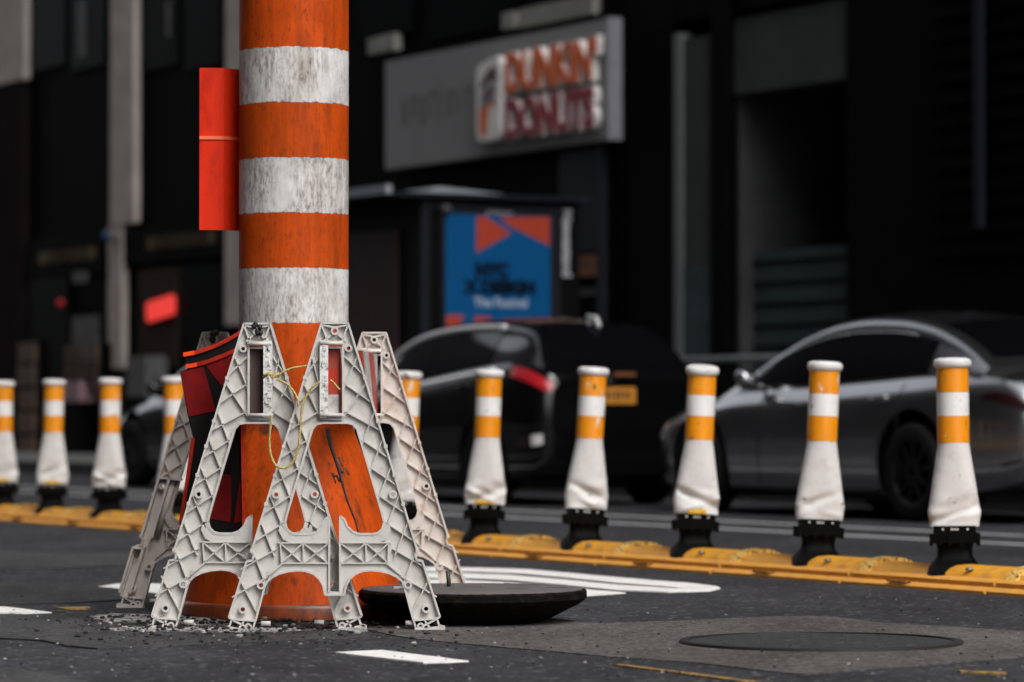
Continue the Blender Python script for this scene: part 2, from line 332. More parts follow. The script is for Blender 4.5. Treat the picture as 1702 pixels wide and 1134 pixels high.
# striped pipe of the steam stack -----------------------------------------
def stack_mat(name, banded):
    m, nt, b = new_mat(name)
    tc = N(nt, 'ShaderNodeTexCoord'); sx = N(nt, 'ShaderNodeSeparateXYZ'); nt.links.new(tc.outputs['Object'], sx.inputs[0])
    vs = coords(nt, (1, 1, 0.10)); v1 = coords(nt)
    vm = coords(nt, (1, 1, 0.35))
    streak = noise_tex(nt, vs, 22, 7, 0.72)
    streak2 = noise_tex(nt, coords(nt, (1, 1, 0.16)), 70, 6, 0.7)
    blotch = noise_tex(nt, v1, 9, 6, 0.65)
    spot = noise_tex(nt, vm, 34, 7, 0.75)
    fine = noise_tex(nt, vm, 95, 5, 0.7)
    orange = ramp(nt, blotch, [(0.30, (0.40, 0.050, 0.003)), (0.72, (0.55, 0.070, 0.005))])
    orange = mix(nt, ramp(nt, streak, [(0.44, g3(0)), (0.66, g3(0.8))]), orange, (0.22, 0.036, 0.006))
    orange = mix(nt, ramp(nt, fine, [(0.53, g3(0)), (0.67, g3(0.65))]), orange, (0.13, 0.030, 0.009))
    orange = mix(nt, ramp(nt, spot, [(0.62, g3(0)), (0.67, g3(0.8))]), orange, (0.035, 0.020, 0.014))
    if banded:
        white = ramp(nt, blotch, [(0.30, (0.54, 0.525, 0.51)), (0.72, (0.69, 0.68, 0.67))])
        patch_ = ramp(nt, noise_tex(nt, coords(nt, (1, 1, 0.6)), 5.5, 4, 0.6), [(0.40, g3(0.14)), (0.58, g3(1))])
        K = lambda f, st: mix(nt, 1.0, ramp(nt, f, st), patch_, 'MULTIPLY')
        white = mix(nt, K(streak, [(0.40, g3(0)), (0.62, g3(0.8))]), white, (0.30, 0.265, 0.24))
        white = mix(nt, K(streak2, [(0.46, g3(0)), (0.66, g3(0.7))]), white, (0.24, 0.205, 0.185))
        white = mix(nt, K(fine, [(0.47, g3(0)), (0.62, g3(0.8))]), white, (0.16, 0.13, 0.12))
        white = mix(nt, ramp(nt, spot, [(0.64, g3(0)), (0.68, g3(0.9))]), white, (0.06, 0.045, 0.04))
        # band number from height with a ragged edge
        wob = N(nt, 'ShaderNodeMath', operation='MULTIPLY_ADD'); nt.links.new(noise_tex(nt, v1, 55, 4), wob.inputs[0])
        wob.inputs[1].default_value = 0.014; nt.links.new(sx.outputs['Z'], wob.inputs[2])
        a = N(nt, 'ShaderNodeMath', operation='SUBTRACT'); nt.links.new(wob.outputs[0], a.inputs[0]); a.inputs[1].default_value = 1.0755 + 0.007
        d = N(nt, 'ShaderNodeMath', operation='DIVIDE'); nt.links.new(a.outputs[0], d.inputs[0]); d.inputs[1].default_value = 0.2018 * 2
        fr = N(nt, 'ShaderNodeMath', operation='FRACT'); nt.links.new(d.outputs[0], fr.inputs[0])
        lt = N(nt, 'ShaderNodeMath', operation='LESS_THAN'); nt.links.new(fr.outputs[0], lt.inputs[0]); lt.inputs[1].default_value = 0.5
        gt = N(nt, 'ShaderNodeMath', operation='GREATER_THAN'); nt.links.new(a.outputs[0], gt.inputs[0]); gt.inputs[1].default_value = 0.0
        mu = N(nt, 'ShaderNodeMath', operation='MULTIPLY'); nt.links.new(lt.outputs[0], mu.inputs[0]); nt.links.new(gt.outputs[0], mu.inputs[1])
        c = mix(nt, mu.outputs[0], orange, white)
        # thin dark tear line where the bands meet
        ab = N(nt, 'ShaderNodeMath', operation='PINGPONG'); nt.links.new(d.outputs[0], ab.inputs[0]); ab.inputs[1].default_value = 0.25
        e = N(nt, 'ShaderNodeMath', operation='MULTIPLY'); nt.links.new(ab.outputs[0], e.inputs[0]); e.inputs[1].default_value = 1.0
        ln = ramp(nt, e.outputs[0], [(0.0, g3(0.85)), (0.012, g3(0.0))])
        br = ramp(nt, noise_tex(nt, v1, 40, 3), [(0.5, g3(0)), (0.58, g3(1))])
        ln = mix(nt, 1.0, ln, br, 'MULTIPLY')
        c = mix(nt, ln, c, (0.08, 0.04, 0.03))
    else:
        # long black scrapes on the skirt
        w = N(nt, 'ShaderNodeTexNoise'); w.inputs['Scale'].default_value = 6; nt.links.new(coords(nt, (1, 1, 0.45)), w.inputs['Vector'])
        w.inputs['Detail'].default_value = 6
        c = mix(nt, ramp(nt, w.outputs['Fac'], [(0.60, g3(0)), (0.66, g3(0.85))]), orange, (0.05, 0.02, 0.012))
    nt.links.new(c, b.inputs['Base Color']); b.inputs['Roughness'].default_value = 0.6
    b.inputs['Specular IOR Level'].default_value = 0.10
    bump(nt, b, spot, 0.25, 0.003)
    return m
M['stack'] = stack_mat('orange_white_stack', True)
M['stack_cone'] = stack_mat('orange_skirt', False)
M['stack_foot'] = pmat('scuffed_brown_foot', (0.30, 0.060, 0.014), 0.42, dirt=(0.10, 0.028, 0.012), dscale=6, damt=(0.4, 0.65))

def stripe_mat():
    m, nt, b = new_mat('red_white_stripes')
    tc = N(nt, 'ShaderNodeTexCoord'); sx = N(nt, 'ShaderNodeSeparateXYZ'); nt.links.new(tc.outputs['Object'], sx.inputs[0])
    a = N(nt, 'ShaderNodeMath', operation='MULTIPLY_ADD'); nt.links.new(sx.outputs['Z'], a.inputs[0]); a.inputs[1].default_value = 1.0
    nt.links.new(sx.outputs['Y'], a.inputs[2])
    d = N(nt, 'ShaderNodeMath', operation='DIVIDE'); nt.links.new(a.outputs[0], d.inputs[0]); d.inputs[1].default_value = 0.42
    fr = N(nt, 'ShaderNodeMath', operation='FRACT'); nt.links.new(d.outputs[0], fr.inputs[0])
    c = ramp(nt, fr.outputs[0], [(0.0, (0.45, 0.035, 0.015)), (0.5, (0.60, 0.58, 0.57))], 'CONSTANT')
    k = ramp(nt, noise_tex(nt, coords(nt), 14, 6, 0.7), [(0.45, g3(0)), (0.7, g3(0.8))])
    c = mix(nt, k, c, (0.16, 0.11, 0.09))
    nt.links.new(c, b.inputs['Base Color']); b.inputs['Roughness'].default_value = 0.45
    return m
M['stripes'] = stripe_mat()
M['board_wood'] = pmat('dark_brown_board', (0.045, 0.022, 0.016), 0.7, var=0.3, stretch=(1, 1, 0.3))

def facade_mat(name, wall, glass, sx_, sz_):
    m, nt, b = new_mat(name)
    v = coords(nt)
    br = N(nt, 'ShaderNodeTexBrick'); br.offset = 0.0
    br.inputs['Color1'].default_value = (*glass, 1); br.inputs['Color2'].default_value = (*[g * 0.6 for g in glass], 1)
    br.inputs['Mortar'].default_value = (*wall, 1); br.inputs['Scale'].default_value = 1.0
    br.inputs['Mortar Size'].default_value = 0.5; br.inputs['Brick Width'].default_value = sx_; br.inputs['Row Height'].default_value = sz_
    mp = N(nt, 'ShaderNodeMapping'); mp.inputs['Rotation'].default_value = (R(90), 0, 0)
    tc = N(nt, 'ShaderNodeTexCoord'); nt.links.new(tc.outputs['Object'], mp.inputs['Vector']); nt.links.new(mp.outputs['Vector'], br.inputs['Vector'])
    nt.links.new(br.outputs['Color'], b.inputs['Base Color']); b.inputs['Roughness'].default_value = 0.7
    return m

# ---------------------------------------------------------------- ground and markings
def sheet(name, pts, mat, z, kind='structure', label=None):
    mb = MB(); v = [(p.x, p.y, z) for p in pts]
    tri = tessellate_polygon([[Vector((x, y, 0)) for x, y, _ in v]])
    mb.add(v, tri); n = len(v)
    mb.add(v + [(x, y, 0.0) for x, y, _ in v], [(i, (i+1) % n, (i+1) % n + n, i + n) for i in range(n)])
    o = mb.build(name, mat, recalc=False)
    for p in o.data.polygons:
        if abs(p.normal.z) > 0.5 and p.normal.z < 0: p.flip()
    tag(o, kind=kind); return o
def gpoly(name, px, mat, z):
    return sheet(name, [G(x, y) for x, y in px], mat, z)
def rough_edges(px, n=5, a=0.8):
    out = []
    for i in range(len(px)):
        p, q = px[i], px[(i + 1) % len(px)]
        for k in range(n):
            t = k / n; j = 0 if k == 0 else 1
            out.append((p[0] + (q[0]-p[0])*t + j*random.uniform(-a, a)*3, p[1] + (q[1]-p[1])*t + j*random.uniform(-a, a)*0.5))
    return out

mb = MB(); mb.add([(-250, -150, 0), (250, -150, 0), (250, 350, 0), (-250, 350, 0)], [(0, 1, 2, 3)])
tag(mb.build('road', M['asphalt']), kind='structure')
# far pavement with its kerb: raised slabs in the street frame
def street_box(name, P0, P1, S0, S1, z0, z1, mat):
    mb = MB(); mb.box(-S1, -S0, P0, P1, z0, z1); o = mb.build(name, mat, None, (0, 0, 0), (0, 0, RZ)); return tag(o, kind='structure')
street_box('pavement', 16.55, 60, -60, 160, -0.2, 0.145, M['sidewalk'])
street_box('kerb', 16.38, 16.548, -60, 160, -0.2, 0.15, M['kerb_stone'])

gpoly('concrete_patch', rough_edges([(600, 1046), (680, 1061), (760, 1070), (900, 1082), (1000, 1091), (1165, 1103), (1330, 1122), (1515, 1107), (1740, 1089),
       (1740, 1052), (1454, 1035), (1379, 1025), (1289, 1025), (1124, 1033), (1000, 1037), (880, 1030), (700, 1036)]), M['concrete'], 0.0035)
gpoly('smooth_patch', rough_edges([(-80, 1022), (90, 1022), (210, 1019), (330, 1048), (600, 1049), (640, 1058), (400, 1069), (250, 1077), (163, 1078), (113, 1073), (75, 1064), (-80, 1056)]), M['asphalt_smooth'], 0.003)
gpoly('smooth_patch', rough_edges([(-80, 968), (90, 969), (250, 964), (262, 992), (120, 1001), (-80, 1005)]), M['asphalt_smooth'], 0.003)
gpoly('smooth_patch', rough_edges([(-80, 912), (120, 920), (260, 922), (250, 938), (-80, 944)]), M['asphalt_smooth'], 0.003)
gpoly('smooth_patch', rough_edges([(-80, 1108), (30, 1112), (110, 1124), (190, 1150), (-80, 1150)]), M['asphalt_smooth'], 0.003)
for pts in ([(-80, 1056.5), (75, 1064), (113, 1073), (163, 1078), (250, 1077), (163, 1079.6), (111, 1075), (72, 1066), (-80, 1058.6)],
            [(-80, 945), (110, 944), (230, 938), (232, 939.5), (110, 946), (-80, 947)],
            [(-80, 1005), (120, 1001), (250, 993), (250, 995), (125, 1003.5), (-80, 1008)]):
    gpoly('tar_seam', rough_edges(pts, 4, 0.5), M['tar'], 0.0055)
# white road markings
gpoly('road_marking', rough_edges([(557, 1085.6), (635, 1082), (779, 1100), (704, 1102.7)], 6, 0.5), M['white_line'], 0.0045)
gpoly('road_marking', [(-60, 1009), (10, 1009.6), (87, 1019), (40, 1020.5), (-60, 1019)], M['white_line'], 0.0045)
gpoly('road_marking', [(164, 976), (198, 971), (310, 971.5), (262, 988), (215, 981.5)], M['white_line'], 0.0045)
gpoly('road_marking', rough_edges([(690, 943), (790, 944.5), (880, 947.5), (980, 956.5), (1090, 966), (1150, 970.5), (1190, 975.5), (1197, 978.2),
       (1125, 977.5), (1020, 969.5), (940, 961), (850, 953.5), (775, 950.5), (690, 950)], 2, 0.3), M['white_line'], 0.0045)
gpoly('road_marking', rough_edges([(690, 953), (775, 954), (850, 957), (940, 964.5), (1020, 972.5), (1125, 979.5), (1197, 978.8), (1180, 983), (1110, 985),
       (1020, 981.5), (930, 972.5), (850, 965.5), (780, 962), (690, 961)], 2, 0.3), M['white_line'], 0.0045)
gpoly('road_marking', rough_edges([(690, 964), (780, 966), (850, 969.5), (930, 976.5), (1020, 984.5), (1040, 986.5), (975, 991), (850, 985), (690, 975)], 2, 0.3), M['white_line'], 0.0045)
gpoly('yellow_marking', rough_edges([(1018, 1106), (1042, 1107), (1260, 1135), (1238, 1135)], 5, 0.5), M['yellow_line'], 0.0055)
gpoly('yellow_marking', rough_edges([(1590, 1116), (1672, 1119.5), (1668, 1121.5), (1596, 1118.5)], 5, 0.4), M['yellow_line'], 0.0055)
gpoly('yellow_marking', rough_edges([(90, 1010.5), (150, 1010), (152, 1013.5), (110, 1013.5)], 5, 0.5), M['yellow_line'], 0.0055)
for P, w in ((12.3, 0.12), (13.2, 0.12)):
    mb = MB(); mb.add([(-120, P - w/2, 0.004), (0, P - w/2, 0.004), (0, P + w/2, 0.004), (-120, P + w/2, 0.004)], [(0, 1, 2, 3)])
    tag(mb.build('road_marking', M['grey_line'], None, (0, 0, 0), (0, 0, RZ)), kind='structure')
for pts in ([(150, 1027), (190, 1023), (300, 1026), (420, 1040), (330, 1042), (240, 1037), (160, 1033)],
            [(165, 1048), (260, 1045), (420, 1046), (520, 1049), (420, 1052), (250, 1051)],
            [(560, 1050), (590, 1046), (612, 1049), (600, 1054)]):
    gpoly('dust_patch', rough_edges(pts, 6, 1.3), M['dust'], 0.0085)

# loose gravel round the stack
mb = MB()
def pebble(mb, p, r, mi):
    v = []; q = random.random() * 6
    for k, (zz, rr) in enumerate(((0, 0.75), (0.5, 1.0), (0.9, 0.5))):
        for i in range(6):
            a = q + i * math.pi / 3 + k * 0.4; f = rr * random.uniform(0.7, 1.25)
            v.append((p.x + r * f * math.cos(a), p.y + r * f * math.sin(a), p.z + r * zz * 0.9))
    f = [(j*6+i, j*6+(i+1) % 6, (j+1)*6+(i+1) % 6, (j+1)*6+i) for j in range(2) for i in range(6)]
    f.append(tuple(range(12, 18))); mb.add(v, f, mi)
for i in range(760):
    x = random.gauss(330, 110) if i < 500 else random.uniform(120, 760)
    y = random.gauss(1037, 9) if i < 500 else random.uniform(1020, 1075)
    if y < 1008 or y > 1100: continue
    pebble(mb, G(x, y, 0.010), random.choice((0.003, 0.004, 0.004, 0.006, 0.008, 0.011)), 0 if random.random() < 0.86 else 1)
for i in range(420):
    x = random.uniform(-20, 1720); y = 985 + 150 * random.random() ** 0.8
    pebble(mb, G(x, y, 0.004), random.choice((0.002, 0.003, 0.004, 0.006)), 0 if random.random() < 0.6 else 1)
tag(mb.build('gravel', [M['gravel'], M['dust']]), 'black gravel and pale crumbs scattered on asphalt around the stack', 'gravel', kind='stuff')

# flush manhole in the concrete patch
mh = thing('manhole', 'flush round iron manhole set in the pale concrete patch', 'manhole', (1.0, 11.70, 0.0))
mb = MB(); mb.lathe([(0.458, 0.0), (0.458, 0.012), (0.430, 0.013), (0.430, 0.0)], 72, cap=False, smooth=False); mb.build('ring', M['rod'], mh)
mb = MB(); mb.lathe([(0.430, 0.0), (0.430, 0.0075)], 72, smooth=False)
for k in range(14):
    a = k * 2 * math.pi / 14
    for r in (0.12, 0.22, 0.32):
        cx, cy = r * math.cos(a + r), r * math.sin(a + r); mb.box(cx - 0.016, cx + 0.016, cy - 0.016, cy + 0.016, 0.0074, 0.0105)
mb.build('cover', M['iron'], mh)

# raised iron plate lying by the barricade
dk = thing('iron_lid', 'thick dark round iron lid lying on road beside the white frames', 'lid', (-0.141, 12.90, 0.0))
mb = MB()
prof = [(0.24, 0.0), (0.275, 0.015), (0.31, 0.033), (0.345, 0.052), (0.38, 0.068), (0.40, 0.082), (0.4075, 0.090), (0.4075, 0.112), (0.400, 0.119)]
rows = []
for r, z in prof:
    rows.append([])
    for i in range(120):
        a_ = 2 * math.pi * i / 120; q = noise.noise(Vector((math.cos(a_) * 5, math.sin(a_) * 5, z * 14))); q2 = noise.noise(Vector((math.cos(a_) * 17, math.sin(a_) * 17, z * 30)))
        rr_ = r + 0.005 * q + 0.005 * q2
        rows[-1].append((rr_ * math.cos(a_), rr_ * math.sin(a_), z + 0.004 * q2 * (0 if z < 0.01 else 1)))
mb.grid(rows, 0, True, wrap=True); mb.add(rows[0], [tuple(reversed(range(120)))]); mb.add(rows[-1], [tuple(range(120))])
mb.build('lid_body', M['iron_dark'], dk, sharp=22)
mb = MB(); mb.lathe([(0.394, 0.118), (0.388, 0.1225), (0.2, 0.128), (0.02, 0.130)], 64)
for k in range(22):
    a = random.random() * 6.28; r = random.uniform(0.05, 0.36)
    w_ = random.uniform(0.01, 0.035); mb.box(r*math.cos(a) - w_, r*math.cos(a) + w_, r*math.sin(a) - 0.012, r*math.sin(a) + 0.012, 0.12, random.uniform(0.129, 0.1335), random.choice((0, 0, 1)))
mb.build('lid_top', [M['iron_top'], M['dust']], dk)
mb = MB(); mb.tube([(-0.084, -0.03, 0.122), (-0.0845, -0.03, 0.15), (-0.088, -0.03, 0.185)], 0.0075, 10); mb.build('lifting_pin', M['rod'], dk)
for x in (-0.13, 0.13):
    mb = MB(); mb.box(x - 0.06, x + 0.06, -0.08, 0.08, 0.0, 0.03); mb.build('packing_block', M['iron_dark'], dk)

# ---------------------------------------------------------------- steam stack
PX, PY = (488 - CX) / F * 13.35, 13.35
st = thing('steam_stack', 'tall orange and white striped steam stack flaring at its foot', 'steam stack', (PX, PY, 0))
mb = MB(); rr = 0.2027
prof = [(rr, 0.70)] + [(rr, 0.70 + k * 0.1) for k in range(1, 27)]
mb.lathe(prof, 72); mb.build('striped_pipe', M['stack'], st, sharp=40)
mb = MB(); mb.lathe([(0.411, 0.055), (0.40, 0.09), (0.385, 0.15), (0.348, 0.30), (0.312, 0.43), (0.275, 0.55), (0.236, 0.65), (0.212, 0.715), (0.2055, 0.76)], 80)
mb.build('skirt', M['stack_cone'], st, sharp=40)
mb = MB(); mb.lathe([(0.405, 0.0), (0.418, 0.004), (0.420, 0.045), (0.413, 0.058), (0.40, 0.064)], 80); mb.build('base_ring', M['stack_foot'], st, sharp=40)
mb = MB()   # welded seam down the skirt
pts = []
for z, r_, dg_ in ((0.69, 0.222, -53.5), (0.62, 0.2485, -52.5), (0.55, 0.278, -51), (0.49, 0.297, -49), (0.43, 0.3155, -47.5), (0.36, 0.335, -45), (0.30, 0.3515, -43.5), (0.20, 0.377, -42)):
    a = R(dg_) + random.uniform(-0.014, 0.014); pts.append((r_ * math.cos(a), r_ * math.sin(a), z))
mb.tube(pts, [0.0085, 0.007, 0.0065, 0.004, 0.0035, 0.003, 0.003, 0.003], 6); mb.build('seam', M['tar'], st)
for k in range(13):
    mb = MB(); a = R(-52) + random.uniform(-0.13, 0.16); z = random.uniform(0.52, 0.67); r_ = 0.208 + (0.715 - z) * 0.40
    mb.tube([(r_*math.cos(a), r_*math.sin(a), z), ((r_+0.008)*math.cos(a+0.03), (r_+0.008)*math.sin(a+0.03), z - random.uniform(0.015, 0.04))], 0.004, 5)
    mb.build('scrape', M['tar'], st)

# orange board fixed to the pole
ob = thing('orange_board', 'bright orange flat board strapped to the left side of striped stack', 'board', (-1.07, 13.37, 1.396))
def bent(z0, z1, th, y_off=0.0):
    rows = []
    xs = [-0.089, -0.05, -0.02, 0.0, 0.02, 0.05, 0.10]
    ys = [0.0, 0.002, 0.006, 0.014, 0.03, 0.06, 0.11]
    ring = [(x, y + y_off) for x, y in zip(xs, ys)] + [(x + 0.002, y + th + y_off) for x, y in reversed(list(zip(xs, ys)))]
    return [[(x, y, z) for x, y in ring] for z in (z0, z1)], len(ring)
mb = MB(); rows, n = bent(0.03, 0.632, 0.012); mb.grid(rows, wrap=True, smooth=False)
mb.add([p for p in rows[0]], [tuple(reversed(range(n)))]); mb.add(rows[1], [tuple(range(n))]); mb.build('panel', M['board_orange'], ob)
mb = MB(); rows, n = bent(0.366, 0.378, 0.004, -0.005); mb.grid(rows, wrap=True, smooth=False)
mb.add([p for p in rows[0]], [tuple(reversed(range(n)))]); mb.add(rows[1], [tuple(range(n))]); mb.build('seam_strip', M['board_seam'], ob)
for z_ in (0.10, 0.56):
    mb = MB(); mb.tube([(0.066, 0.066, z_), (0.062, 0.058, z_)], 0.008, 10); mb.build('bolt', M['bolt'], ob)
mb = MB(); mb.tube([(0.07, 0.10, 0.14), (0.12, 0.10, 0.14)], 0.008); mb.tube([(0.07, 0.10, 0.54), (0.12, 0.10, 0.54)], 0.008); mb.build('bracket', M['tape'], ob)

# ---------------------------------------------------------------- barricade frames
U = 1 / 484.0
def fq(dx, y): return (dx * U, (1048 - y) * U)
def frame(parent, loc, yaw, m, mat, channel=False, taped=False, rod_mat=None):
    RH = [(22,537),(138,917),(134,921),(136,931),(146,933),(175,1025),(170,1028),(131,1031),(116,975),(112,966),(104,959),(92,953),
          (76,949),(60,947.5),(46,949),(34,954),(25,962),(19,973),(16,988)]
    HO = [(20,703),(30,705),(37,713),(63,800),(79,855),(82,868),(79,879),(72,886),(62,888),(42,888),(30,884),(21,875),(16,863),(9,858),(9,985)]
    mir = lambda L: [(-x, y) for x, y in reversed(L)]
    outer = [fq(*p) for p in RH + mir(RH)]
    hole = [fq(*p) for p in HO + mir(HO)]
    wx0, wx1 = sorted((m * -24, m * 14))
    win = [fq(wx0, 568), fq(wx1, 568), fq(wx1, 693), fq(wx0, 693)]
    bosses = [(0, 550, 7), (m*23, 579, 6.3), (-m*27, 582, 0), (97, 822, 7), (-97, 822, 7), (122, 972, 7), (-122, 972, 7), (152, 1012, 7), (-152, 1012, 7), (143, 1041, 6), (-143, 1041, 6)]
    holes = [[fq(x + 3.6*math.cos(k*math.pi/5), y + 3.6*math.sin(k*math.pi/5)) for k in range(10)] for x, y, r in bosses if r and y < 1020]
    mb = MB(); Y0, Y1, YF = 0.018, 0.026, 0.038
    mb.prism([outer, hole, win] + holes, Y0, Y1)
    for lp in (outer, hole, win):
        for i in range(len(lp)):
            mb.rib(lp[i], lp[(i+1) % len(lp)], 3.4*U, 0.0 if lp is not hole else 0.002, YF if lp is outer else 0.03, ext=0.3*U)
    for sgn in (1, -1):
        q = lambda pts: [fq(sgn * x, y) for x, y in pts]
        mb.prism([q([(9,858),(16,863),(21,875),(30,884),(42,888),(62,888),(72,886),(79,879),(82,868),(91,868),(93,882),(86,896),(74,902),(9,902)])], 0.004, 0.019)
        mb.prism([q([(16,988),(19,973),(25,962),(34,954),(46,949),(60,947.5),(76,949),(92,953),(104,959),(112,966),(107,950),(95,940),(82,936),(9,936),(9,988)])], 0.011, 0.019)
        for a, b in (((9,902),(94,902)), ((9,936),(86,936)), ((86,936),(110,956)), ((52,902),(52,936)), ((90,902),(88,936)), ((12,904),(50,935)), ((50,904),(12,935)), ((54,904),(88,935)), ((88,904),(54,935))):
            mb.rib(fq(sgn*a[0], a[1]), fq(sgn*b[0], b[1]), 2.3*U, 0.002, 0.0185)
        O = lambda y: 22 + (y - 537) * 0.3053 + (9 if y > 932 else 0)
        def I(y):
            if y < 700: return 14.0 if sgn == m else 24.0
            if y < 868: return 37 + (y - 713) * 0.29
            return 82 + (y - 868) * 0.32
        y = 590
        while y < 1000:
            if not (channel and sgn < 0 and 800 < y):
                y2 = y + 34
                if y2 < 1030: mb.rib(fq(sgn*I(y), y), fq(sgn*O(y2), y2), 2.1*U, 0.004, 0.0185)
                y3 = y + 58
                if y3 < 1030: mb.rib(fq(sgn*O(y), y), fq(sgn*I(y3), y3), 2.1*U, 0.004, 0.0185)
            y += 46
        for y in (628, 700, 742, 790, 838, 915):    # little gate stubs on the edges
            mb.rib(fq(sgn*O(y), y - 3), fq(sgn*O(y), y + 3), 6*U, -0.002, 0.03)
        for a, b in (((22,539),(12,567)), ((6,556),(18,567)), ((-4,545),(22,540)), ((131,1030),(136,1047)), ((136,1047),(181,1046)), ((170,1028),(174,1040)), ((174,1040),(182,1042)), ((136,1046),(168,1030)), ((150,1032),(160,1046)), ((182,1041),(182,1047)), ((150,1046),(180,1041))):
            mb.rib(fq(sgn*a[0], a[1]), fq(sgn*b[0], b[1]), 3.0*U, 0.002, 0.028)
        mb.box(min(sgn*133, sgn*182)*U, max(sgn*133, sgn*182)*U, -0.012, 0.04, -0.002, 0.008)
        if channel and sgn < 0:    # open channel on the outer side of the lower leg
            for (dx, w) in ((2, 4), (22, 5)):
                mb.rib(fq(-O(806) + dx, 806), fq(-O(918) + dx, 918), w*U, -0.018, 0.02)
                mb.rib(fq(-O(936) + dx, 936), fq(-O(1020) + dx, 1020), w*U, -0.018, 0.02)
            mb.rib(fq(-O(806), 806), fq(-O(806) + 44, 810), 4*U, -0.018, 0.02)
            mb.rib(fq(-O(936), 936), fq(-O(936) + 24, 938), 4*U, -0.018, 0.02)
            mb.tube([(fq(-O(812)+30, 0)[0], 0.010, fq(0, 812)[1]), (fq(-O(915)+30, 0)[0], 0.010, fq(0, 915)[1])], 0.012, 10)
    for x, y, r in bosses:
        if not r: continue
        ro, ri = r*U, r*0.52*U; cx, cz = fq(x, y)
        v = []; n = 16
        for (rad, yy) in ((ro, 0.019), (ro, -0.003), (ri, -0.003), (ri, 0.019)):
            v += [(cx + rad*math.cos(2*math.pi*k/n), yy, cz + rad*math.sin(2*math.pi*k/n)) for k in range(n)]
        mb.add(v, [(j*n+k, j*n+(k+1) % n, (j+1)*n+(k+1) % n, (j+1)*n+k) for j in range(3) for k in range(n)])
    fr = mb.build('end_frame', mat, parent, loc, (0, 0, yaw))
    a, b = sorted((m * -25, m * -11))
    mb = MB(); mb.box(a*U, b*U, -0.010, -0.001, fq(0, 694)[1], fq(0, 566)[1])
    rnd = random.Random(3)
    for k in range(34):   # raised moulded marks on the strip
        zz = rnd.uniform(fq(0, 688)[1], fq(0, 572)[1]); xx = rnd.uniform(a + 2, b - 4)*U
        mb.box(xx, xx + rnd.choice((2, 3, 5))*U, -0.0125, -0.0095, zz, zz + rnd.choice((1.5, 2, 6))*U)
    mb.build('latch_strip', M['strip'], fr)
    for y in (571, 690):
        mb = MB()
        mb.tube([(m*-24*U, -0.008, fq(0, y)[1]), (m*13*U, -0.008, fq(0, y)[1])], 0.0065, 10)
        mb.tube([(m*-24*U, 0.004, fq(0, y + 7)[1] ), (m*13*U, 0.004, fq(0, y + 7)[1])], 0.004, 8)
        mb.build('hinge_rod', rod_mat or mat, fr)
    mb = MB()
    for dx in ((-122, 118) if m > 0 else (-122, 96)):
        z = fq(0, 1036)[1]; mb.tube([((dx)*U, 0.02, z), ((dx + 16)*U, 0.02, z)], 0.0085, 10)
    mb.build('foot_peg', mat, fr)
    if taped:
        mb = MB()
        for k in range(7):
            x, z = fq(random.uniform(-7, 7), random.uniform(536, 553)); mb.lathe([(0.004, z-0.010), (0.0085, z), (0.004, z+0.010)], 8, c=(x, -0.004))
        mb.build('tape_knot', M['tape'], fr)
    return fr
def barricade(label, fa, fb, ma, mb_mat, ms, tape, chan):
    """fa, fb: (px, Z) of near and far end frames"""
    A = Vector(((fa[0]-CX)/F*fa[1], fa[1], 0)); B = Vector(((fb[0]-CX)/F*fb[1], fb[1], 0))
    root = thing('barricade', label, 'barricade', A, 0, 'barricades boxed around the steam stack')
    frame(root, (0, 0, 0), fa[2], ms, ma, False, tape, M['plastic'])
    frame(root, B - A, fb[2], ms, mb_mat, chan, tape, M['plastic_brown'])
    d = B - A; L = d.length; yaw = math.atan2(-d.x, d.y)
    mb = MB(); mb.box(*((-0.018, 0.028) if tape else (-0.030, 0.010)), 0.03, L - 0.03 + 0.06, 0.742, 0.975)
    mb.build('rail_board', M['stripes'] if not tape else M['board_wood'], root, (0, 0.0, 0), (0, 0, yaw))
    return root
barricade('white plastic barricade frames in front of and behind stack, black tape at top', (427, 12.46, R(0)), (356, 13.86, R(-5)), M['plastic'], M['plastic_brown'], -1, True, True)
barricade('white plastic barricade with red striped rail, beside the round iron lid', (556.5, 12.395, R(3)), (622, 13.86, R(2)), M['plastic'], M['plastic_pink'], 1, False, False)

# yellow rope tied between the frames
def smooth(pts, n=6):
    out = []
    P = [Vector(p) for p in pts]
    for i in range(len(P) - 1):
        p0, p1, p2, p3 = P[max(i-1, 0)], P[i], P[i+1], P[min(i+2, len(P)-1)]
        for k in range(n):
            t = k / n
            out.append(0.5 * ((2*p1) + (p2-p0)*t + (2*p0-5*p1+4*p2-p3)*t*t + (3*p1-p0-3*p2+p3)*t**3))
    out.append(P[-1]); return out
rp = thing('rope', 'frayed yellow rope knotted between the two white frames', 'rope', (-0.75, 12.36, 0.5))
def ropemesh(name, px, Z, r=0.0042):
    o = Vector((-0.75, 12.36, 0.5)); mb = MB(); pts = smooth([at(x, y, Z) - o for x, y in px])
    mb.tube(pts, [r * (1 + 0.18 * math.sin(i * 1.9)) for i in range(len(pts))], 8); return mb.build(name, M['rope'], rp)
ropemesh('hanging_loop', [(451, 690), (450, 706), (448, 730), (450, 755), (459, 774), (474, 778), (487, 768), (496, 745), (499, 715), (502, 680), (508, 660), (518, 645), (532, 634)], 12.365)
ropemesh('loose_end', [(462, 624), (470, 619), (480, 614), (490, 611), (500, 610), (510, 608)], 12.36, 0.0036)
ropemesh('slack_line', [(460, 632), (468, 634), (476, 638), (486, 648), (494, 662), (496, 676)], 12.37, 0.0036)
ropemesh('frayed_end', [(549, 632), (555, 637), (560, 643), (565, 648)], 12.36, 0.0036)
mb = MB(); o = Vector((-0.75, 12.36, 0.5))
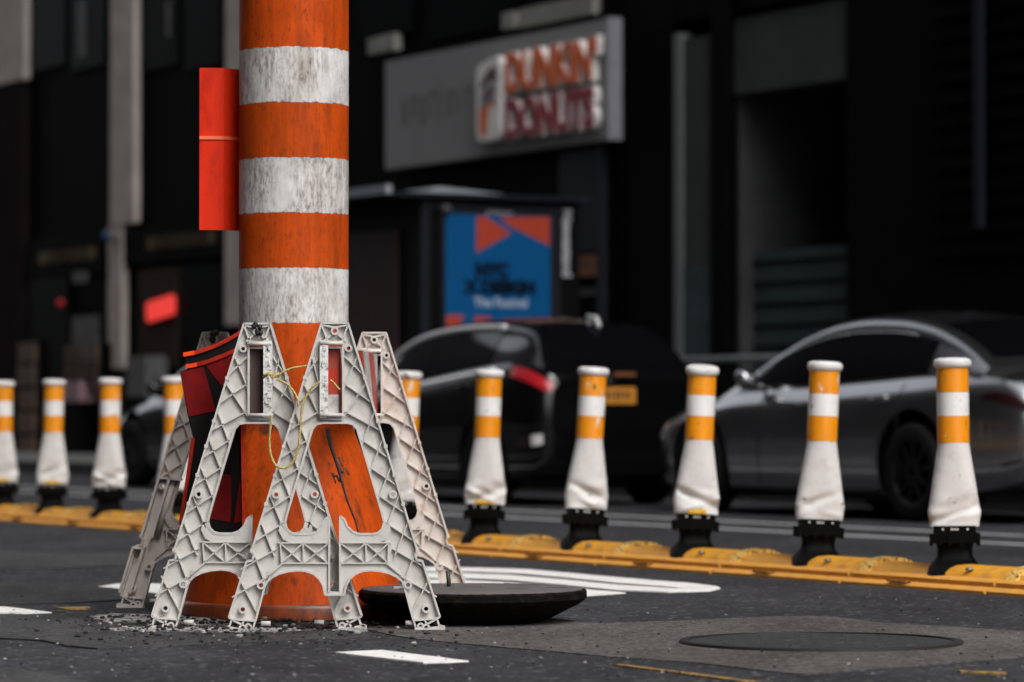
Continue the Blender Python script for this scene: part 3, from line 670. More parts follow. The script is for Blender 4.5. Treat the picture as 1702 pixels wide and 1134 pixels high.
for k in range(4):
    pts = smooth([at(438 + k*0.5, 628 - k*1.5, 12.375) - o, at(444 + k*2, 623 - k, 12.355) - o, at(452, 622 + k*2, 12.352) - o, at(459 + k, 627 - k*2, 12.36) - o, at(463, 624 + k, 12.37) - o])
    mb.tube(pts, 0.0042, 8)
mb.build('knot', M['rope'], rp)

# folded red and black sign wedged behind the left frame
fs = thing('folded_sign', 'dark red and black vinyl sign folded behind the left white frame', 'sign', (-1.05, 12.78, 0.30))
ORI = Vector((-1.05, 12.78, 0.30))
def sgn_pt(px, py, off=0.0):
    # plane from (px 298, Z 12.57) to (px 400, Z 12.77)
    t = (px - 298) / 102.0; Z = 1.0 / ((1 - t) / 12.57 + t / 12.77) + off
    return at(px, py, Z) - ORI
def sgn_sheet(mb, px, off, th, mi=0):
    tri = tessellate_polygon([[Vector((x, -y, 0)) for x, y in px]]); n = len(px)
    v = [sgn_pt(x, y, off) for x, y in px] + [sgn_pt(x, y, off + th) for x, y in px]
    f = list(tri) + [tuple(i + n for i in reversed(t)) for t in tri] + [(i, (i+1) % n, (i+1) % n + n, i + n) for i in range(n)]
    mb.add(v, f, mi)
mb = MB()
sgn_sheet(mb, [(299,617),(322,611),(345,604),(372,593),(402,578),(407,640),(409,705),(407,876),(380,888),(352,893),(303,874),(312,800),(323,735),(312,690)], 0.0, 0.006)
sgn_sheet(mb, [(300,617.5),(338,609),(344,630),(351,655),(359,683),(336,688),(314,692.5)], -0.003, 0.002, 1)
sgn_sheet(mb, [(341,606),(372,594),(399,581),(386,612),(372,646),(356,626)], -0.003, 0.002, 1)
sgn_sheet(mb, [(352,787),(384,789),(385,840),(383,868),(349,862)], -0.003, 0.002, 1)
sgn_sheet(mb, [(389,870),(400,790),(401,866)], -0.003, 0.002, 1)
mb.build('front_fold', [M['sign_black'], M['sign_red']], fs)
mb = MB(); sgn_sheet(mb, [(307,592),(332,586),(360,575),(402,552),(404,620),(330,640),(312,620)], 0.05, 0.006); mb.build('rear_fold', M['sign_black'], fs)
def hem(name, px, w, mat, off, dark=None):  # top hem segments from this index on take the shaded colour
    mb = MB(); n = len(px)
    up = [(x, y - w/2) for x, y in px]; dn = [(x, y + w/2) for x, y in px]
    if abs(px[0][0] - px[-1][0]) < abs(px[0][1] - px[-1][1]):
        up = [(x - w/2, y) for x, y in px]; dn = [(x + w/2, y) for x, y in px]
    for i in range(n - 1):
        v = [sgn_pt(*up[i], off), sgn_pt(*up[i+1], off), sgn_pt(*dn[i+1], off), sgn_pt(*dn[i], off)]
        b = [p + Vector((0, 0.012, 0)) for p in v]
        mb.add(v + b, [(0,1,2,3),(7,6,5,4),(0,4,5,1),(3,2,6,7),(0,3,7,4),(1,5,6,2)], 1 if dark and i >= dark else 0)
    return mb.build(name, [mat, M['sign_hem_dark']], fs)
hem('top_hem', [(304.5,589.5),(314,588),(323,586.5),(341,581),(360,574),(380,564),(402,551)], 7, M['sign_hem'], 0.035, 2)
hem('top_hem', [(309,609),(318,608),(327,606),(345,601),(372,591),(400,578)], 7, M['sign_hem'], -0.012, 2)
hem('side_hem', [(321,728),(317,760),(311,800),(305,840),(300,872)], 6, M['sign_hem_dark'], -0.014)
hem('side_hem', [(404,703),(405,760),(406,820),(406.5,878)], 7.5, M['sign_hem'], -0.014)

# ---------------------------------------------------------------- bollards and kerb sections
PB = 9.03
def post_rows(seed, dent):
    rows = []
    zs = [0.262, 0.275, 0.285, 0.293, 0.30, 0.308, 0.315, 0.323, 0.33, 0.338, 0.345, 0.353, 0.36, 0.368, 0.375, 0.383, 0.39, 0.40, 0.41, 0.43, 0.46, 0.50, 0.54, 0.58, 0.615, 0.70, 0.80, 0.90, 0.946]
    n = 48
    for z in zs:
        if z >= 0.615: hw = hd = 0.0675; e = 2.0
        else:
            t = (0.615 - z) / 0.285; t = min(t, 1.0)
            hw = 0.0675 + 0.044 * t; hd = 0.0675 - 0.012 * t; e = 2.0 + 1.3 * t
            if z < 0.32: hw -= (0.32 - z) * 0.10
        row = []
        for i in range(n):
            a = 2 * math.pi * i / n; ca, sa = math.cos(a), math.sin(a)
            r = 1.0 / ((abs(ca) ** e + abs(sa) ** e) ** (1 / e))
            x, y = hw * r * ca, hd * r * sa
            if z < 0.50:
                k = max(0, min(1, (0.42 - z) / 0.06)) * max(0, min(1, (z - 0.262) / 0.03))
                q = noise.noise(Vector((x * 9 + seed * 7.3, y * 5 + seed, z * 17 + seed * 3.1)))
                fold = math.exp(-((z - 0.335 - 0.03 * math.sin(seed * 5.3) - x * 0.45 * math.sin(seed * 2.1)) / 0.020) ** 2) * (0.35 + 0.65 * (0.5 + 0.5 * math.sin(x * 30 + seed * 4))) - 0.6 * math.exp(-((z - 0.30 + x * 0.5 * math.cos(seed * 3.7)) / 0.014) ** 2) * (0.5 + 0.5 * math.cos(x * 25 + seed))
                y += k * dent * (0.014 * q + 0.030 * fold) * (1 if sa < 0 else 0.3)
                x += k * dent * 0.005 * noise.noise(Vector((z * 14, seed * 5, ca * 2)))
            row.append((x, y, z))
        rows.append(row)
    return rows
posts = []
for sd, dn in ((1, 0.9), (2.4, 1.3), (3.7, 0.55), (5.2, 1.0), (6.9, 1.5)):
    mb = MB(); rows = post_rows(sd, dn); mb.grid(rows, wrap=True); mb.add(rows[0], [tuple(reversed(range(48)))])
    posts.append(mb.mesh('post', M['post_white']))
mb = MB(); mb.lathe([(0.066, 0.940), (0.076, 0.945), (0.081, 0.955), (0.081, 0.968), (0.076, 0.979), (0.06, 0.985), (0.02, 0.987)], 36); cap_me = mb.mesh('cap', M['post_white'])
def band(z0, z1, m):
    mb = MB(); mb.lathe([(0.0672, z0), (0.0690, z0), (0.0690, z1), (0.0672, z1)], 36, cap=False); me = mb.mesh('band', m); me.set_sharp_from_angle(angle=R(30)); return me
band_hi, band_lo, band_mid = band(0.838, 0.941, M['orange_band']), band(0.622, 0.735, M['orange_band']), band(0.737, 0.836, M['refl_white'])
mb = MB()
mb.box(-0.090, 0.090, -0.062, 0.062, 0.232, 0.266)
mb.box(-0.108, 0.108, -0.072, 0.072, 0.192, 0.232)
for sx in (-0.108, -0.07, -0.03, 0.02, 0.06, 0.092): mb.box(sx, sx + 0.016, -0.0745, 0.0745, 0.182, 0.222)
nk = []
for z, w, d in ((0.192, 0.082, 0.055), (0.165, 0.074, 0.05), (0.135, 0.076, 0.055), (0.112, 0.092, 0.075), (0.09, 0.112, 0.12), (0.06, 0.120, 0.155), (0.035, 0.122, 0.17)):
    nk.append([(w*math.copysign(abs(math.cos(a))**0.5, math.cos(a)), d*math.copysign(abs(math.sin(a))**0.5, math.sin(a)), z) for a in [2*math.pi*i/28 for i in range(28)]])
mb.grid(nk, wrap=True); mb.add(nk[-1], [tuple(range(28))])
for sx in (-0.05, -0.012, 0.0, 0.012, 0.055): mb.box(sx - 0.0035, sx + 0.0035, -0.0645, -0.061, 0.247, 0.255, 1)
hold_me = mb.mesh('holder', [M['black_rubber'], M['white_dot']])
mb = MB(); mb.box(-0.045, 0.045, -0.066, -0.058, 0.268, 0.288); tag_me = mb.mesh('sticker', M['yellow_tag'])

def child(name, me, parent, loc=(0, 0, 0)):
    o = bpy.data.objects.new(name, me); COL.objects.link(o); o.parent = parent; o.location = loc; return o
bl = [  # base px, top px, mesh, sticker, place words
    (1587, 1583, 0, 0, 'rightmost, beside the grey sedan\'s tail lamp'),
    (1357, 1371, 2, 0, 'scraped, before the grey sedan\'s rear door'),
    (1152, 1167, 1, 1, 'with crumpled skirt, by the grey sedan\'s front wheel'),
    (968, 986, 3, 0, 'leaning, before the black hatchback\'s orange plate'),
    (803, 813, 4, 1, 'before the black hatchback\'s red lamp'),
    (668, 678, 0, 0, 'seen past the edge of right-hand barricade'),
    (528, 532, 0, 0, 'behind the stack\'s orange skirt'),
    (400, 404, 2, 0, 'behind the folded red sign'),
    (291, 290, 0, 0, 'half hidden by grimy rear barricade leg'),
    (181, 184, 4, 0, 'third from left, without yellow sticker'),
    (86, 90, 2, 1, 'second from left, with yellow sticker'),
    (4, 6, 0, 1, 'cut off by the left picture edge')]
Sbs = []
for i, (bx, tx, k, stk, words) in enumerate(bl):
    S, Z = SP(bx, PB); Sbs.append(S)
    lean = (tx - bx) / (F / Z) / 0.93
    o = thing('bollard', 'white bollard, two orange bands, ' + words, 'bollard', W(PB, S), 0, 'white and orange lane bollards')
    ang = math.atan2(-W(PB, S).x, W(PB, S).y) * 0 + random.uniform(-0.15, 0.15)
    o.rotation_euler = (random.uniform(-0.01, 0.01), lean, ang)
    child('post', posts[k], o); cp = child('cap', cap_me, o)
    b1 = child('band', band_hi, o); child('band', band_lo, o); b3 = child('band', band_mid, o); b3['label'] = 'white reflective middle band'
    child('holder', hold_me, o)
    if stk: child('sticker', tag_me, o)
    if i == 2:
        cp.rotation_euler = (R(7), 0, 0); cp.location = (0, 0.115, 0.002)
# kerb sections: x along the street toward us; hump, reflector arc and lower part
def sect(x0, x1, s, hgt, mat_i, mb):
    prof = [(-0.125, 0.052), (-0.112, 0.074), (-0.085, 0.094), (-0.05, 0.107), (0, 0.112), (0.05, 0.107), (0.085, 0.094), (0.112, 0.074), (0.125, 0.052)]
    rows = [[(x, y * s, 0.045 + (z - 0.045) * hgt * 0.88) for y, z in prof] for x in (x0, x1)]
    mb.grid(rows, mat_i, True)
    mb.add(rows[0], [tuple(range(9))], mat_i); mb.add(rows[1], [tuple(reversed(range(9)))], mat_i)
def kerb_meshes(L):
    mb = MB(); h = L / 2
    hp = [(-0.235, 0.0), (-0.235, 0.012), (-0.212, 0.022), (-0.184, 0.027), (-0.186, 0.046), (-0.170, 0.053), (-0.128, 0.058)]
    prof = hp + [(-y, z) for y, z in reversed(hp)]
    rows = [[(x, y, z) for y, z in prof] for x in (-h + 0.009, h - 0.009)]
    mb.grid(rows, 0, False); mb.add(rows[0], [tuple(range(len(prof)))], 0); mb.add(rows[1], [tuple(reversed(range(len(prof))))], 0)
    base = mb.mesh('base_flange', M['curb_dull'])
    mb = MB(); sect(0.0, h * 0.985, 1.03, 1.0, 0, mb); hump = mb.mesh('hump', M['curb'])
    mb = MB(); sect(-h * 0.985, 0.0, 1.0, 0.90, 0, mb); low = mb.mesh('low_hump', M['curb_dull'])
    mb = MB(); sect(-h * 0.98 - 0.012, -h * 0.98 + 0.060, 1.10, 1.20, 0, mb); arc = mb.mesh('reflector_arc', M['curb_arc'])
    mb = MB()
    for k in range(6): mb.box(-0.05 - k*0.022, -0.035 - k*0.022, -0.236, -0.2, 0.0235, 0.030 + 0.002*(k % 2))
    rel = mb.mesh('raised_marks', M['curb_relief'])
    mb = MB(); mb.lathe([(0.017, 0.0), (0.017, 0.006), (0.012, 0.011), (0.004, 0.0125)], 14, c=(0.23 * L, -0.105)); bolt = mb.mesh('bolt', M['bolt'])
    return base, hump, low, arc, rel, bolt
KM = kerb_meshes(1.0)
segs = []
for i in range(-2, len(Sbs) + 1):
    if i < 0: S = Sbs[0] + (Sbs[0] - Sbs[1]) * (-i)
    elif i >= len(Sbs): S = Sbs[-1] + (Sbs[-1] - Sbs[-2]) * (i - len(Sbs) + 1)
    else: S = Sbs[i]
    segs.append((i, S))
place = {-2: None, -1: 'cut off by the right picture edge', len(bl): 'running out at the left picture edge'}
for j, (i, S) in enumerate(segs):
    if i == -2: continue
    lo = (S + segs[j-1][1]) / 2; hi = (S + segs[j+1][1]) / 2 if j + 1 < len(segs) else S + (S - lo)
    words = place.get(i) or 'under bollard ' + bl[i][4].replace('rightmost, ', '')
    o = thing('kerb_section', 'yellow rubber kerb section ' + words, 'kerb section', W(PB, (lo + hi) / 2), RZ, 'yellow rubber kerb sections')
    o.scale = (hi - lo, 1, 1)
    for nm, me in zip(('base_flange', 'hump', 'low_hump', 'reflector_arc', 'raised_marks', 'bolt'), KM):
        c = child(nm, me, o)
        if nm == 'bolt': c.location = (0, 0, 0.086)

# ---------------------------------------------------------------- cars
def interp(tab, u):
    if u <= tab[0][0]: return tab[0][1:]
    if u >= tab[-1][0]: return tab[-1][1:]
    for i in range(len(tab) - 1):
        if tab[i][0] <= u <= tab[i+1][0]: break
    a, b = tab[i], tab[i+1]; h = b[0] - a[0]; t = (u - a[0]) / h
    p = tab[i-1] if i > 0 else a; q = tab[i+2] if i + 2 < len(tab) else b
    out = []
    for k in range(1, len(a)):
        def sl(l, r): return (r[k] - l[k]) / (r[0] - l[0]) if r[0] != l[0] else 0
        s0, sm, s1 = sl(p, a) if p is not a else sl(a, b), sl(a, b), sl(b, q) if q is not b else sl(a, b)
        m0 = 0 if s0 * sm <= 0 else 2 * s0 * sm / (s0 + sm); m1 = 0 if s1 * sm <= 0 else 2 * s1 * sm / (s1 + sm)
        out.append((2*t**3-3*t**2+1)*a[k] + (t**3-2*t**2+t)*h*m0 + (-2*t**3+3*t**2)*b[k] + (t**3-t**2)*h*m1)
    return out

def build_car(name, label, P0, Srear, sp, pmat_, cat):
    L, Wd = sp['L'], sp['W']
    root = thing(name, label, cat, W(P0 + Wd/2, Srear + L/2), RZ, 'cars parked along the far kerb')
    X = lambda u: u - L / 2
    prof = [(0.70, 0.0, 0), (0.93, 0.02, 0), (0.965, 0.10, 0), (0.985, 0.22, 0), (1.0, 0.42, 0), (1.0, 0.62, 0), (0.990, 0.80, 0), (0.972, 0.875, 0), (0.915, 0.955, 0), (0.885, 1.0, 0.0)]
    def bsec(u):
        hw, zb, zs, zt = interp(sp['body'], u)
        pts = [(hw * a, zb + (zs - zb) * k) for a, k, _ in prof]
        for a in (0.72, 0.5, 0.25, 0.0): pts.append((hw * a, zs + (zt - zs) * (1 - (a / 0.885) ** 2)))
        return pts
    def B(u, v):   # left (near) side surface, v in 0..1 over the profile points
        pts = bsec(u); k = max(0, min(len(pts) - 1.001, v * (len(pts) - 1))); i = int(k); t = k - i
        return Vector((X(u), -(pts[i][0] * (1-t) + pts[i+1][0] * t), pts[i][1] * (1-t) + pts[i+1][1] * t))
    n = 72; us = [L * (0.5 - 0.5 * math.cos(math.pi * (0.02 + 0.96 * i / n))) if False else L * i / n for i in range(n + 1)]
    us = sorted(set(us + [L*0.004, L*0.01, L*0.99, L*0.996]))
    rows = []
    for u in us:
        p = bsec(u); rows.append([(X(u), -y, z) for y, z in p] + [(X(u), y, z) for y, z in reversed(p[:-1])])
    mb = MB(); mb.grid(rows, 0, True, wrap=True); m = len(rows[0])
    mb.add(rows[0], [tuple(range(m))]); mb.add(rows[-1], [tuple(reversed(range(m)))])
    body = mb.build('body', [pmat_, M['black_trim']], root)
    # wheel arches cut through the sides
    cut = MB()
    for wu in sp['wheels']:
        for sgn in (-1, 1):
            r = sp['wr'] + 0.085; nn = 36; y0, y1 = sgn * (Wd/2 - 0.30), sgn * (Wd/2 + 0.2)
            v = [(X(wu) + r*math.cos(2*math.pi*k/nn), y, sp['wr'] + 0.01 + r*math.sin(2*math.pi*k/nn)) for y in (y0, y1) for k in range(nn)]
            cut.add(v, [tuple(range(nn)), tuple(range(nn, 2*nn))] + [(k, (k+1) % nn, (k+1) % nn + nn, k + nn) for k in range(nn)], 1)
    co = cut.build('cutter', [pmat_, M['black_trim']], root)
    md = body.modifiers.new('arch', 'BOOLEAN'); md.operation = 'DIFFERENCE'; md.object = co; md.solver = 'EXACT'
    dg = bpy.context.evaluated_depsgraph_get(); dg.update()
    me = bpy.data.meshes.new_from_object(body.evaluated_get(dg)); body.modifiers.clear(); body.data = me
    bpy.data.objects.remove(co); me.set_sharp_from_angle(angle=R(35))
    mb = MB(); mb.box(X(0.35), X(L - 0.45), -Wd*0.40, Wd*0.40, 0.135, 0.30); mb.build('underbody', M['black_trim'], root)
    # cabin
    cu0, cu1 = sp['roof'][0][0], sp['roof'][-1][0]
    def cab(u):
        zr = interp(sp['roof'], u)[0]; hw, zb, zs, zt = interp(sp['body'], u)
        zb = zs - 0.015; wb = min(sp['wbelt'], hw * 0.90); wr = sp['wroof'] + (wb - sp['wroof']) * max(0, 1 - (zr - zb) / (sp['H'] - zb)) * 0.8
        ze = zb + (zr - zb) * 0.72
        return zb, ze, zr, wb, wr
    def C(u, v):   # v 0..1 side, 1..1.5 rounded edge, 1.5..2 roof
        zb, ze, zr, wb, wr = cab(u)
        if v <= 1: return Vector((X(u), -(wb + (wr - wb) * v ** 1.2), zb + (ze - zb) * v))
        q = 0.70 * (zr - ze); rw = min(0.15, 0.26 * wr)
        if v <= 1.5:
            a = (v - 1) * math.pi
            return Vector((X(u), -(wr - rw * (1 - math.cos(a))), ze + q * math.sin(a)))
        k = (v - 1.5) * 2
        return Vector((X(u), -(wr - rw) * (1 - k), ze + q + (zr - ze - q) * math.sin(math.pi / 2 * k)))
    vs = [0, 0.2, 0.4, 0.6, 0.8, 1.0, 1.1, 1.2, 1.3, 1.4, 1.5, 1.65, 1.8, 2.0]
    rows = []
    for i in range(49):
        u = cu0 + (cu1 - cu0) * i / 48
        half = [C(u, v) for v in vs]; rows.append(half + [Vector((p.x, -p.y, p.z)) for p in reversed(half[:-1])])
    mb = MB(); mb.grid(rows, 0, True)
    mb.add(rows[0], [tuple(range(len(rows[0])))]); mb.add(rows[-1], [tuple(range(len(rows[0])))])
    mb.build('cabin', pmat_, root, sharp=50)
    def patch(nm, fn, ulist, vfun, mat, off=0.006, nv=6, both=True, parent=None):
        for sgn in ((1, -1) if both else (1,)):
            rows = []
            for u in ulist:
                v0, v1 = vfun(u); row = []
                for k in range(nv + 1):
                    v = v0 + (v1 - v0) * k / nv; p = fn(u, v)
                    du = fn(u + 0.01, v) - fn(u - 0.01, v); dv = fn(u, v + 0.01) - fn(u, v - 0.01)
                    nn = du.cross(dv)
                    if nn.length < 1e-9: nn = Vector((0, -1, 0))
                    nn.normalize()
                    if nn.y > 0 and abs(nn.y) > 0.2: nn = -nn
                    if abs(nn.y) <= 0.2 and nn.z < 0: nn = -nn
                    p = p + nn * off; row.append(Vector((p.x, p.y * sgn, p.z)))
                rows.append(row)
            mb = MB(); mb.grid(rows, 0, True); mb.build(nm, mat, parent or root, recalc=False)
    lin = lambda a, b, k: [a + (b - a) * i / k for i in range(k + 1)]
    def side_v(u):
        zb, ze, zr, wb, wr = cab(u); h = max(0.001, ze - zb)
        lo = min(0.14, 0.045 / h + 0.0); hi = max(lo + 0.001, 1 - 0.012 / h); return lo, max(lo + 0.001, hi)
    g0, gm, g1 = sp['side']
    patch('side_window', C, lin(g0, gm - 0.006, 18), side_v, M['glass'])
    patch('side_window', C, lin(gm + 0.006, g1, 18), side_v, M['glass'])
    w0, w1 = sp['screen']; patch('windscreen', C, lin(w0, w1, 10), lambda u: (1.45, 2.0), M['glass'], nv=8)
    r0, r1 = sp['rearw']; patch('rear_window', C, lin(r0, r1, 10), lambda u: (1.45, 2.0), M['glass'], nv=8)
    # trims; roof and belt strips paint the sky's highlights onto the hatchback
    for sgn in (1, -1):
        def line(nm, fn, v, a, b, r, mat):
            mb = MB(); mb.tube([Vector((p.x, p.y * sgn, p.z)) for p in [fn(u, v if not callable(v) else v(u)) for u in lin(a, b, 30)]], r, 6); mb.build(nm, mat, root)
        if sp.get('trim_glint'):
            line('roof_trim_highlight', C, 1.12, sp['roof'][0][0] + 0.15, g1 + 0.0, 0.024, M['trim_glint'])
            line('belt_trim_highlight', B, 0.60, g0 + 0.2, g1 + 0.2, 0.034, M['trim_glint'])
        else:
            line('window_trim', C, lambda u: side_v(u)[1], g0 + 0.15, g1 - 0.3, 0.006, M['trim_glint'])
        line('sill_trim', B, 0.10, sp['wheels'][0] + 0.45, sp['wheels'][1] - 0.45, 0.02, M['black_trim'])
        # door gap
        for du in (sp['side'][0] + 0.25, gm, sp['wheels'][1] - 0.35 + 0.18):
            mb = MB(); mb.tube([Vector((p.x, p.y * sgn, p.z)) for p in [B(du, v) for v in lin(0.12, 0.62, 12)]], 0.006, 4); mb.build('door_gap', M['black_trim'], root)
        for du in sp['handles']:
            mb = MB(); c = B(du, 0.50); c = Vector((c.x, c.y * sgn, c.z))
            mb.tube([c + Vector((-0.11, 0, 0.0)), c + Vector((-0.08, -0.028 * sgn, 0.006)), c + Vector((0.07, -0.03 * sgn, 0.016)), c + Vector((0.11, 0, 0.018))], [0.010, 0.014, 0.014, 0.010], 8); mb.build('door_handle', pmat_ if not sp.get('trim_glint') else M['black_trim'], root)
        # mirror
        p = C(sp['mirror'], 0.1); rows = []
        for k, (f, a) in enumerate(((0.0, 0.3), (0.1, 0.75), (0.35, 1.0), (0.7, 1.0), (0.92, 0.8), (1.0, 0.3))):
            yy = (p.y - 0.05 - 0.19 * f) * sgn
            rows.append([(p.x + 0.075 * a * math.cos(t), yy, p.z + 0.06 + 0.03 * f + 0.075 * a * math.sin(t)) for t in [2*math.pi*i/14 for i in range(14)]])
        mb = MB(); mb.grid(rows, 0, True, wrap=True); mb.add(rows[0], [tuple(range(14))]); mb.add(rows[-1], [tuple(range(14))])
        mb.tube([(p.x, (p.y + 0.04) * sgn, p.z + 0.01), (p.x, (p.y - 0.10) * sgn, p.z + 0.05)], 0.025, 8)
        mb.build('wing_mirror', pmat_, root)
        # wheels
        for wu in sp['wheels']:
            r = sp['wr']; yc = sgn * (Wd/2 - 0.10)
            tp = [(r*0.66, -0.10), (r*0.90, -0.112), (r*0.98, -0.09), (r, -0.05), (r, 0.05), (r*0.98, 0.09), (r*0.90, 0.112), (r*0.66, 0.10)]
            nn = 40; rows = [[(X(wu) + a*math.cos(2*math.pi*k/nn), yc + b, r + a*math.sin(2*math.pi*k/nn)) for k in range(nn)] for a, b in tp]
            mb = MB(); mb.grid(rows, 0, True, wrap=True); wh = mb.build('wheel', M['tyre'], root)
            mb = MB(); f = -sgn * 0  # rim: barrel, disc and spokes
            rows = [[(X(wu) + a*math.cos(2*math.pi*k/nn), yc + b*sgn, r + a*math.sin(2*math.pi*k/nn)) for k in range(nn)] for a, b in ((r*0.68, 0.10), (r*0.64, 0.095), (r*0.60, 0.03), (0.01, 0.03))]
            mb.grid(rows, 1, True, wrap=True)
            for k in range(10):
                a = 2*math.pi*k/10 + 0.2
                c, s_ = math.cos(a), math.sin(a); w = 0.016
                q = [(0.03, -w*1.4), (r*0.64, -w*0.8), (r*0.64, w*0.8), (0.03, w*1.4)]
                v = [(X(wu) + x*c - z*s_, yc + sgn*(0.085 if x < 0.1 else 0.094), r + x*s_ + z*c) for x, z in q] + [(X(wu) + x*c - z*s_, yc + sgn*0.06, r + x*s_ + z*c) for x, z in q]
                mb.add(v, [(0,1,2,3),(7,6,5,4),(0,4,5,1),(1,5,6,2),(2,6,7,3),(3,7,4,0)], 0)
            mb.build('rim', [M['rim'], M['black_trim']], wh)
    for nm, ul, vf, mat, nv in sp['patches'](lin): patch(nm, B, ul, vf, mat, 0.007, nv)
    return root, X, B, C

sedan = dict(L=4.87, W=1.84, H=1.50, wheels=(0.95, 3.78), wr=0.345, wbelt=0.80, wroof=0.645,
    body=[(0, 0.50, 0.34, 0.52, 0.56), (0.05, 0.66, 0.26, 0.60, 0.66), (0.18, 0.79, 0.22, 0.67, 0.735), (0.45, 0.87, 0.19, 0.755, 0.825), (0.95, 0.912, 0.17, 0.845, 0.91), (1.45, 0.915, 0.17, 0.905, 0.975),
          (2.4, 0.918, 0.17, 0.935, 0.98), (3.3, 0.92, 0.17, 0.975, 1.02), (3.85, 0.92, 0.18, 1.00, 1.06), (4.3, 0.895, 0.2, 1.005, 1.085), (4.62, 0.85, 0.23, 0.985, 1.075), (4.78, 0.79, 0.28, 0.93, 1.02), (4.85, 0.72, 0.34, 0.86, 0.92), (4.87, 0.66, 0.40, 0.78, 0.82)],
    roof=[(1.10, 0.93), (1.4, 1.07), (1.75, 1.25), (2.1, 1.395), (2.45, 1.475), (2.8, 1.50), (3.2, 1.485), (3.6, 1.425), (3.95, 1.32), (4.25, 1.19), (4.45, 1.08)],
    side=(1.55, 2.62, 3.80), screen=(1.22, 2.1), rearw=(3.66, 4.33), mirror=1.70, handles=(2.42, 3.38), dtop=0.06,
    patches=lambda lin: [('tail_light', lin(4.52, 4.845, 8), lambda u: (0.46 + 0.06*(4.85-u), 0.585 - 0.22*(4.85-u)), M['red_lamp_dark'], 4),
                         ('headlight', lin(0.06, 0.42, 8), lambda u: (0.46, 0.60), M['clear_lamp'], 4),
                         ('reflector', lin(4.70, 4.83, 4), lambda u: (0.215, 0.235), M['red_lamp_dark'], 2)])
hatch = dict(L=4.40, W=1.70, H=1.575, wheels=(0.85, 3.52), wr=0.325, wbelt=0.735, wroof=0.575, trim_glint=True,
    body=[(0, 0.5, 0.34, 0.58, 0.62), (0.06, 0.66, 0.26, 0.66, 0.72), (0.2, 0.78, 0.22, 0.74, 0.82), (0.5, 0.86, 0.19, 0.83, 0.91), (0.9, 0.89, 0.18, 0.89, 0.97), (1.3, 0.893, 0.18, 0.93, 1.0),
          (1.8, 0.895, 0.18, 0.985, 1.04), (2.6, 0.895, 0.18, 1.06, 1.10), (3.3, 0.895, 0.18, 1.125, 1.15), (3.9, 0.882, 0.2, 1.165, 1.18), (4.20, 0.865, 0.23, 1.14, 1.155), (4.32, 0.83, 0.27, 1.10, 1.12), (4.38, 0.77, 0.31, 1.06, 1.08), (4.40, 0.70, 0.36, 1.02, 1.04)],
    roof=[(0.85, 0.95), (1.1, 1.08), (1.34, 1.23), (1.6, 1.385), (1.9, 1.495), (2.3, 1.555), (2.8, 1.575), (3.3, 1.56), (3.7, 1.52), (3.9, 1.48), (4.03, 1.40), (4.18, 1.25), (4.29, 1.12)],
    side=(1.25, 2.30, 3.45), screen=(0.95, 1.85), rearw=(3.92, 4.25), mirror=1.40, handles=(2.2, 3.2),
    patches=lambda lin: [('tail_light', lin(3.95, 4.395, 14), lambda u: (0.50 + 0.12*(4.38-u), 0.60 + 0.10*(4.38-u)), M['red_lamp'], 5),
                         ('headlight', lin(0.06, 0.45, 8), lambda u: (0.48, 0.60), M['clear_lamp'], 4),
                         ('bumper_reflector', lin(4.13, 4.29, 4), lambda u: (0.255, 0.285), M['red_lamp_dark'], 2),
                         ('reversing_lamp', lin(4.295, 4.375, 4), lambda u: (0.25, 0.29), M['clear_lamp'], 2)])
hatch['body'] = [(r[0], r[1] * 0.95) + r[2:] for r in hatch['body']]
build_car('grey_sedan', 'dark grey metallic sedan parked behind the right-hand bollards', 14.2, 19.50, sedan, M['grey_paint'], 'car')
hroot, HX, HB, HC = build_car('black_hatchback', 'glossy black hatchback with red tail lamp ahead of the grey sedan', 13.80, 25.3, hatch, M['black_paint'], 'car')
# rear plate and aerial of the hatchback
mb = MB(); mb.box(HX(4.39), HX(4.425), -0.22, 0.10, 0.83, 0.965); pl = mb.build('number_plate', M['plate'], hroot)
mb = MB()
for k, w in enumerate((0.025, 0.02, 0.028, 0.022, 0.026, 0.02)): mb.box(HX(4.424), HX(4.427), -0.185 + k*0.043, -0.185 + k*0.043 + w, 0.87, 0.93)
mb.build('plate_characters', M['plate_ink'], pl)
mb = MB(); mb.tube([(HX(3.85), 0, 1.48), (HX(3.80), 0, 1.56), (HX(3.95), 0, 1.54), (HX(4.0), 0, 1.46)], [0.02, 0.010, 0.014, 0.02], 8); mb.build('roof_fin', M['trim_glint'], hroot)
mb = MB(); mb.box(HX(4.385), HX(4.42), -0.10, 0.10, 1.055, 1.085); mb.build('tailgate_badge', M['amber'], hroot)
sed2 = dict(sedan); sed2['patches'] = lambda lin: [('headlight', lin(0.05, 0.55, 8), lambda u: (0.50, 0.64), M['clear_lamp'], 4), ('tail_light', lin(4.52, 4.845, 6), lambda u: (0.42, 0.56), M['red_lamp_dark'], 4)]
build_car('black_sedan', 'black sedan mostly hidden behind the stack and folded red sign', 14.0, 30.3, sed2, M['black_paint'], 'car')

